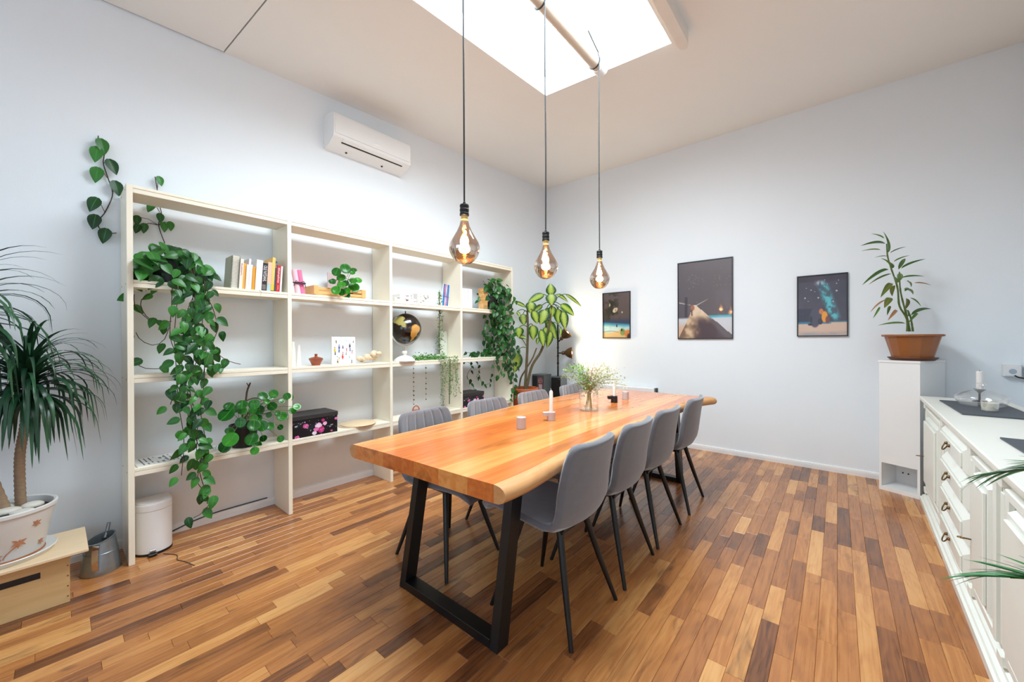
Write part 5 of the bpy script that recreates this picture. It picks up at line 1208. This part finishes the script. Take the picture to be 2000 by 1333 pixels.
MB().box(-2.515, -2.505, YB-.102, YB-.026, .12, .681).build('end_cap', WHITE, rad); MB().box(-1.725, -1.715, YB-.102, YB-.026, .12, .681).build('end_cap', WHITE, rad)
MB().lathe([(0, -.03), (.012, -.03), (.016, -.02), (.016, .02), (.012, .028), (0, .028)], (-1.695, YB-.065, .655), 14).build('valve', DGREY, rad); MB().tube([(-1.695, YB-.065, .63), (-1.695, YB-.065, .12), (-1.695, YB-.03, .10)], .008, 8).build('pipe', WHITE, rad)

# ------------------------------------------------------------------ on the table
T = TZ1
def cup(lab, x_, y_):
    t = thing('tealight_cup', lab, 'candle cup', (x_, y_, T), 0, 'concrete candle cups on the table')
    MB().lathe([(0, 0), (.026, 0), (.0275, .0015), (.0275, .066), (.0265, .067), (.024, .066), (.023, .058), (0, .058)], (0, 0, 0), 28).build('cup', CONC, t, rel=False)
    MB().lathe([(.0228, .0585), (.0228, .063), (.004, .0635), (0, .0635)], (0, 0, 0), 20).build('candle', WAX, t, rel=False)
cup('pale concrete candle cup nearest the camera on the table', -1.418, 1.765); cup('pale concrete candle cup at the far side of the table, right of the black holder', -1.41, 3.20)
def holder(lab, x_, y_, m, ch, glab):
    t = thing('candle_holder', lab, 'candle holder', (x_, y_, T)); d = Vector((-.765, -.644, 0))
    MB().lathe([(0, 0), (.0255, 0), (.0265, .001), (.0265, .054), (.0255, .055), (.0128, .055), (.0128, .045), (0, .045)], (0, 0, 0), 28).build('cup', m, t, rel=False)
    MB().box(-.020, .020, .020, .052, .030, .053, .001).xf(frame(d, (0, 0, 1))).build('side_arm', m, t, rel=False)
    c = thing('candle', glab, 'candle', (x_, y_, T+.0455)); MB().lathe([(0, 0), (.0122, 0), (.0120, ch-.012), (.008, ch-.002), (0, ch)], (0, 0, 0), 16).build('wax', WAX, c, rel=False); MB().tube([(0, 0, ch-.001), (0, 0, ch+.006), (-.003, -.002, ch+.012)], .0012, 5).build('wick', WAX, c, rel=False)
holder('pale concrete candle holder with side arm, before the glass vase', -1.412, 2.065, CONC, .148, 'white taper candle in the pale concrete holder')
holder('black candle holder with side arm, beyond the glass vase', -1.41, 2.98, BLACKP, .135, 'white taper candle in the black holder beyond the vase')
vz = thing('glass_vase', 'clear glass cylinder vase with a little water mid-table', 'vase', (-1.40, 2.535, T))
MB().lathe([(0, 0), (.066, 0), (.070, .004), (.070, .150), (.0685, .152), (.067, .150), (.067, .012), (0, .012)], (0, 0, 0), 40).build('glass', CLEAR, vz, rel=False)
MB().lathe([(0, .0125), (.0665, .0125), (.0665, .052), (0, .052)], (0, 0, 0), 32).build('water', WATER, vz, rel=False)
bq = thing('wildflower_bouquet', 'airy bouquet of fern, dried grass and tiny white flowers in the glass vase', 'bouquet', (-1.40, 2.535, T+.014)); rb = random.Random(17)
SG = mat('vase_stem', rgb(176, 160, 66), .6, var=.2); BF = [mat('fern_green', rgb(120, 168, 62), .6, var=.3, scale=50), mat('pale_grass', rgb(214, 190, 160), .7, var=.15, scale=50), mat('cream_flowers', rgb(204, 212, 166), .6, var=.25, scale=60), mat('sage_sprigs', rgb(150, 170, 112), .6, var=.3, scale=60)]
RIm = Vector((.765, .644, 0)); OUTm = Vector((.644, -.765, 0))
def sprig(k, dx, dy, h, kind, spread, n, leaf):
    base = RIm*rb.uniform(-.03, .03)+OUTm*rb.uniform(-.03, .03); rim = RIm*dx*.11+OUTm*dy*.10+Vector((0, 0, .15)); rim = rim if rim.xy.length < .06 else Vector((*(rim.xy.normalized()*.06), .15))
    tip = RIm*dx+OUTm*dy+Vector((0, 0, h)); path = spline([base, rim, (rim+tip)/2+Vector((0, 0, .03)), tip], 16)
    MB().tube(path, [.0022]*8+[.0016]*8, 5).build('stem', SG, bq, rel=False, ang=180)
    mb = MB()
    for q in range(n):
        t_ = rb.uniform(.42, 1); p = path[min(15, int(t_*15))]+Vector((rb.gauss(0, spread), rb.gauss(0, spread), rb.gauss(0, spread*.8)))*(1.25-t_*.5)
        if q % 5 == 0: mb.tube([path[min(15, int(t_*15))], p], .0007, 3)
        d = Vector((rb.uniform(-1, 1), rb.uniform(-1, 1), rb.uniform(-.5, 1))); Mx = frame(d, (rb.uniform(-1, 1), rb.uniform(-1, 1), 1), p, leaf*rb.uniform(.6, 1.3)); v4 = [Mx @ Vector(v) for v in ((0, 0, 0), (.3, .5, .05), (0, 1, 0), (-.3, .5, .05))]; m0 = len(mb.v); mb.v += [tuple(v) for v in v4]; mb.f.append((m0, m0+1, m0+2, m0+3))
    stuff(mb.build(['fern_spray', 'grass_plume', 'flower_spray', 'sage_spray'][kind], BF[kind], bq, rel=False, ang=180))
for (dx, dy, h, kind, s, n, lf) in ((-.17, .02, .29, 0, .030, 150, .017), (-.11, -.03, .31, 0, .028, 150, .018), (-.20, -.01, .24, 3, .028, 110, .014), (-.07, .05, .33, 0, .026, 120, .016), (.0, -.04, .34, 1, .028, 170, .012), (.045, .03, .36, 1, .03, 170, .012), (.07, -.03, .30, 1, .026, 120, .012),
                                   (.11, .03, .34, 2, .034, 190, .012), (.16, -.02, .31, 2, .036, 190, .012), (.21, .02, .26, 2, .036, 170, .012), (.24, .0, .21, 3, .034, 140, .013), (.14, .05, .24, 3, .034, 140, .014), (-.02, .02, .26, 3, .03, 110, .014), (.27, .03, .17, 2, .03, 100, .012)):
    sprig(0, dx, dy, h, kind, s, n, lf)

# ------------------------------------------------------------------ white cabinet with plant on it
cb = thing('white_cabinet', 'narrow tall white cabinet with an open niche at its foot', 'cabinet', (.46, 4.62, 0))
A_, B_, C_, D_ = (.270, 4.527), (.499, 4.416), (.690, 4.808), (.425, 4.808)
def off(p, q, d): v = Vector((q[0]-p[0], q[1]-p[1])).normalized(); return v
CB_H = 1.098
MB().prism([A_, B_, C_, D_], .232, CB_H-.02).build('door_front', WHITE, cb, ang=0)
e1 = (Vector(B_)-Vector(A_)).normalized(); e2 = Vector((-e1.y, e1.x)); tt = .016
def P2(p, a, b): v = Vector(p)+e1*a+e2*b; return (v.x, v.y)
MB().prism([P2(A_, -.003, -.004), P2(B_, .003, -.004), (C_[0]+.003, C_[1]), (D_[0]-.003, D_[1])], CB_H-.019, CB_H).build('top_board', WHITE, cb, ang=0)
MB().prism([A_, B_, C_, D_], 0, .034).build('bottom_board', WHITE, cb, ang=0)
MB().prism([A_, P2(A_, tt, 0), (D_[0]+tt, D_[1]), D_], .034, .232).build('side_wall', WHITE, cb, ang=0); MB().prism([P2(B_, -tt, 0), B_, C_, (C_[0]-tt, C_[1])], .034, .232).build('side_wall', WHITE, cb, ang=0)
MB().prism([P2(A_, tt, .22), P2(B_, -tt, .22), P2(B_, -tt, .232), P2(A_, tt, .232)], .034, .232).build('niche_back', WHITE, cb, ang=0)
for a in (.07, .105):
    v = P2(A_, a, .219); MB().sphere((v[0], v[1], .125), .006, 8, 6).build('cable_hole', BLACKP, cb)
rb_ = thing('ribbon_plant', 'slender ribbon-leaved plant with some dry tips on top of the white cabinet', 'potted plant', (.474, 4.585, CB_H))
MB().lathe([(0, 0), (.128, 0), (.152, .022), (.150, .026), (.125, .010), (0, .008)], (0, 0, 0), 36).build('saucer', mat('dark_clay', rgb(92, 50, 30), .5), rb_, rel=False)
MB().lathe([(0, .012), (.118, .012), (.122, .016), (.166, .190), (.168, .196), (.184, .198), (.187, .206), (.185, .214), (.170, .215), (.160, .208), (.156, .19), (0, .19)], (0, 0, 0), 14).build('pot', BROWNPOT, rb_, rel=False, ang=20)
MB().lathe([(.157, .193), (.06, .200), (0, .201)], (0, 0, 0), 14).build('soil', SOIL, rb_, rel=False)
for q in RIBBON_STEM: MB().tube(spline(q, 24), [.0072*(1-.45*k/23)+(.0012 if k % 4 == 0 else 0) for k in range(24)], 8).build('stem', STEM, rb_)
for i, q in enumerate(RIBBON):
    a, b, wv, k = Vector(q[:3]), Vector(q[3:6]), q[6], int(q[7]); L = (b-a).length
    put('leaf', RIB[k], rb_, frame(b-a+Vector((0, 0, .06*L)), -Fv*.6+Vector((rz.uniform(-.3, .3), 0, .9)), a-Vector(rb_.location), L*1.03, max(.12, min(1.4, wv/L*1.15))))

# ------------------------------------------------------------------ sideboard (local frame: x depth from the front, -y along the front)
sb = thing('sideboard', 'long ivory sideboard with panelled doors and drawers along the right side', 'sideboard', (.496, 4.412, 0), math.radians(-1.63)); SBL = 2.80
def sbx(name, m, x0, x1, a0, a1, z0, z1, b=.002, parent=None, ang=35):
    return MB().box(x0, x1, -a1, -a0, z0, z1, b).build(name, m, parent or sb, rel=False, ang=ang)
sbx('carcass', SIDE, .055, .43, .012, SBL-.01, .06, .79)
mb = MB()
pf = [(0, 0), (.43, 0), (.43, .085), (.052, .085), (.048, .074), (.030, .066), (.028, .054), (.014, .048), (.010, .036), (0, .034)]
mb.prism([(z, x_) for x_, z in pf], -SBL, 0, 'Y'); mb.build('plinth', SIDE, sb, rel=False, ang=20)
pf = [(.002, .796), (.012, .790), (.028, .786), (.036, .778), (.44, .778), (.44, .825), (.006, .825), (0, .821), (0, .808)]
mb = MB().prism([(z, x_) for x_, z in pf][::-1], -SBL, .0, 'Y'); mb.build('worktop', mat('ivory_top', rgb(232, 231, 222), .38, var=.03, scale=6), sb, rel=False, ang=20)
def frustum(mb, x0, x1, a0, a1, z0, z1, d):
    return mb.add([(x0, -a0, z0), (x0, -a1, z0), (x0, -a1, z1), (x0, -a0, z1), (x1, -a0-d, z0+d), (x1, -a1+d, z0+d), (x1, -a1+d, z1-d), (x1, -a0-d, z1-d)],
                  [(0, 1, 5, 4), (1, 2, 6, 5), (2, 3, 7, 6), (3, 0, 4, 7), (4, 5, 6, 7)])
def door(a0, a1, key):
    d = sbx('door', SIDE, .042, .055, a0, a1, .095, .765, .002)
    mb = MB(); t_ = .035; x0, x1 = .022, .042
    for (u0, u1, v0, v1) in ((a0+.02, a0+.02+t_,   .12, .745), (a1-.02-t_, a1-.02, .12, .745), (a0+.02+t_, a1-.02-t_, .12, .12+t_), (a0+.02+t_, a1-.02-t_, .745-t_, .745)): mb.box(x0, x1, -u1, -u0, v0, v1, .004)
    mb.build('door_moulding', SIDE, d, rel=False)
    mb = MB(); frustum(mb, .042, .016, a0+.075, a1-.075, .175, .69, .012); mb.box(.004, .016, -a1+.105, -a0-.105, .205, .66, .003); mb.build('raised_panel', SIDE, d, rel=False, ang=20)
    if key:
        kk = a0+.13
        k_ = MB().tube([(.024, -kk, .395), (-.018, -kk, .395)], .0035, 8)
        k_.tube([(-.026+.010*math.cos(q), -kk+.007*math.sin(q), .395) for q in [2*math.pi*j/14 for j in range(15)]], .0028, 6); k_.build('key', BRASS, d, rel=False); MB().box(.018, .0225, -kk-.008, -kk+.008, .365, .425, .002).build('escutcheon', BRASS, d, rel=False)
def drawer(a0, a1, z0, z1):
    d = sbx('drawer', SIDE, .042, .055, a0, a1, z0, z1, .002)
    mb = MB(); frustum(mb, .042, .014, a0+.006, a1-.006, z0+.006, z1-.006, .030); mb.box(.006, .014, -a1+.05, -a0-.05, z0+.046, z1-.046, .002); mb.build('raised_panel', SIDE, d, rel=False, ang=20)
    c = (a0+a1)/2; zc = (z0+z1)/2
    mb = MB()
    for s_ in (-1, 1): mb.sphere((.002, -c+s_*.038, zc+.012), .009, 8, 6)
    mb.tube([(-.004-.014*math.sin(q), -c+.038*math.cos(q), zc+.010-.028*math.sin(q)) for q in [math.pi*k/12 for k in range(13)]], .0032, 6); mb.build('bail_handle', BRASS, d, rel=False)
def pilaster(a):
    mb = MB().box(.036, .055, -a-.026, -a+.026, .07, .78, .002)
    for k in (-1, 0, 1): mb.box(.028, .036, -a+.016*k-.005, -a+.016*k+.005, .14, .71, .002)
    mb.box(.020, .055, -a-.030, -a+.030, .735, .778, .003).box(.020, .055, -a-.030, -a+.030, .08, .12, .003)
    mb.build('pilaster', SIDE, sb, rel=False)
pilaster(.045); door(.085, .80, 1); pilaster(.845)
for k in range(4):
    z0 = .095+.169*k; drawer(.89, 1.60, z0, z0+.163)
pilaster(1.645); door(1.69, 2.12, 1); pilaster(2.165); door(2.21, 2.70, 0); pilaster(2.745)
ZT = .8255
def slate(lab, x0, x1, y0, y1): tag(MB().box(x0, x1, y0, y1, ZT, ZT+.007, .001).build('slate_mat', SLATE, loc=((x0+x1)/2, (y0+y1)/2, ZT), rel=False), lab, 'slate mat', 'slate mats on the sideboard')
slate('dark slate mat under the glass dish on the sideboard', .566, .865, 3.468, 4.145); slate('dark slate mat nearest the camera at the right picture edge', .560, .860, 2.05, 2.752)
ZM = ZT+.0072
gd = thing('glass_dish', 'clear lidded glass dish with knob on the slate mat', 'glass dish', (.728, 3.955, ZM))
MB().lathe([(0, 0), (.085, 0), (.10, .006), (.116, .030), (.120, .050), (.117, .050), (.112, .032), (.096, .010), (0, .006)], (0, 0, 0), 40).build('dish', CLEAR, gd, rel=False)
MB().lathe([(.121, .052), (.120, .058), (.105, .074), (.07, .096), (.03, .110), (.016, .114), (.012, .122), (.022, .134), (.024, .142), (.016, .152), (0, .154)], (0, 0, 0), 40).build('lid', CLEAR, gd, rel=False)
for s_ in (-1, 1): MB().tube([Vector((0, 0, .045))+RIm*s_*(.116+.026*math.sin(q))+OUTm*.028*math.cos(q) for q in [math.pi*k/10 for k in range(11)]], .0045, 6).build('handle', CLEAR, gd, rel=False)
vc = thing('votive_candle', 'small ivory candle in a glass before the lidded dish', 'candle', (.712, 3.690, ZM))
MB().lathe([(0, 0), (.032, 0), (.036, .004), (.037, .064), (.035, .064), (.034, .006), (0, .005)], (0, 0, 0), 28).build('glass', CLEAR, vc, rel=False); MB().lathe([(0, .006), (.0335, .006), (.0335, .050), (0, .049)], (0, 0, 0), 24).build('wax', mat('ivory_wax', rgb(226, 222, 204), .5), vc, rel=False)
ph = thing('candle_holder', 'black conical candle holder behind the lidded glass dish', 'candle holder', (.776, 4.262, ZT))
MB().lathe([(0, 0), (.035, 0), (.036, .004), (.006, .012), (.005, .060), (.012, .070), (.030, .088), (.030, .091), (.016, .091), (.015, .086), (0, .086)], (0, 0, 0), 24).build('stand', BLACKP, ph, rel=False)
pc2 = thing('candle', 'white pillar candle in the black holder on the sideboard', 'candle', (.776, 4.262, ZT+.0865)); MB().lathe([(0, 0), (.0145, 0), (.0165, .006), (.0165, .128), (.013, .131), (0, .127)], (0, 0, 0), 20).build('wax', WAX, pc2, rel=False); MB().tube([(0, 0, .126), (.001, 0, .138)], .0012, 5).build('wick', BLACKP, pc2, rel=False)
sk = thing('wall_socket', 'white surface-mounted wall box with a black lead on the back wall', 'socket', (1.035, YB-.03, 1.028))
MB().box(.990, 1.080, YB-.050, YB, .980, 1.078, .004).build('box', WHITE, sk); MB().box(1.0, 1.07, YB-.053, YB-.050, .988, 1.062, .002).build('face_plate', WHITE, sk)
MB().lathe([(0, -.004), (.018, -.004), (.020, 0), (0, 0)], (1.035, YB-.053, 1.022), 18, 'Y').build('dial', mat('grey_dial', rgb(170, 180, 196), .4), sk)
MB().tube(spline([(1.045, YB-.052, .990), (1.06, YB-.06, .978), (1.085, YB-.05, .972), (1.098, YB-.05, .970)], 10), .005, 6).build('lead', CORD, sk)

# ------------------------------------------------------------------ palm in the right foreground
pm = thing('areca_palm', 'green palm with arching feathered fronds at the right picture edge', 'potted plant', (.62, 1.16, 0)); rq = random.Random(4)
MB().lathe([(0, 0), (.11, 0), (.14, .24), (.148, .25), (.148, .27), (.138, .27), (.132, .24), (0, .24)], (0, 0, 0), 28).build('pot', TERRA, pm, rel=False); MB().lathe([(.133, .243), (0, .255)], (0, 0, 0), 16).build('soil', SOIL, pm, rel=False)
LFS = []
for bend in (.4, .8, 1.2):
    pts = [(0, t_, -bend*.35*t_*t_) for t_ in [k/8 for k in range(9)]]; mb = MB().strip(pts, [.014, .026, .032, .034, .032, .028, .022, .014, .002], (0, 0, 1), .3); mb.uv = [(q-1, j/8) for j in range(9) for q in range(3)]; LFS.append(mb.mesh('leaflet', LF_PA, 180))
def frond(pts, n, L, start=.3, upv=(0, 0, 1), lean=.0):
    loc = Vector(pm.location); sp_ = spline([Vector(p)-loc for p in pts], 40); up = Vector(upv).normalized()
    MB().tube(sp_, [.0055*(1-.8*k/39)+.0008 for k in range(40)], 7).build('rachis', STEM, pm, rel=False, ang=180)
    for k in range(n):
        t_ = start+(1-start)*k/(n-1); i = min(38, int(t_*39)); p = sp_[i]; d = (sp_[i+1]-sp_[i]).normalized(); sd = d.cross(up).normalized()
        for s_ in (-1, 1):
            dirv = d*(1.0+.5*t_)+sd*s_*(.62-.40*t_)+up*(.42-.2*t_)+Vector((0, 0, rq.uniform(-.10, .06))); l = L*(.55+.9*math.sin(math.pi*(.15+.75*t_))*.6)*rq.uniform(.9, 1.1)
            put('leaflet', rq.choice(LFS), pm, frame(dirv, up+sd*s_*.3, p, l, .9))
frond([(.62, 1.18, .26), (.60, 1.36, .72), (.54, 1.58, .925), (.45, 1.74, .925), (.375, 1.83, .875)], 30, .19)
frond([(.60, 1.16, .26), (.57, 1.32, .56), (.485, 1.45, .690), (.39, 1.54, .690), (.335, 1.565, .670)], 30, .18)
frond([(.62, 1.15, .26), (.70, 1.2, .8), (.78, 1.25, 1.05), (.86, 1.25, 1.0)], 18, .14); frond([(.63, 1.14, .26), (.70, 1.0, .7), (.77, .85, .9), (.82, .75, .85)], 18, .16); frond([(.61, 1.14, .26), (.58, 1.0, .75), (.55, .82, .95), (.55, .68, .9)], 18, .22)
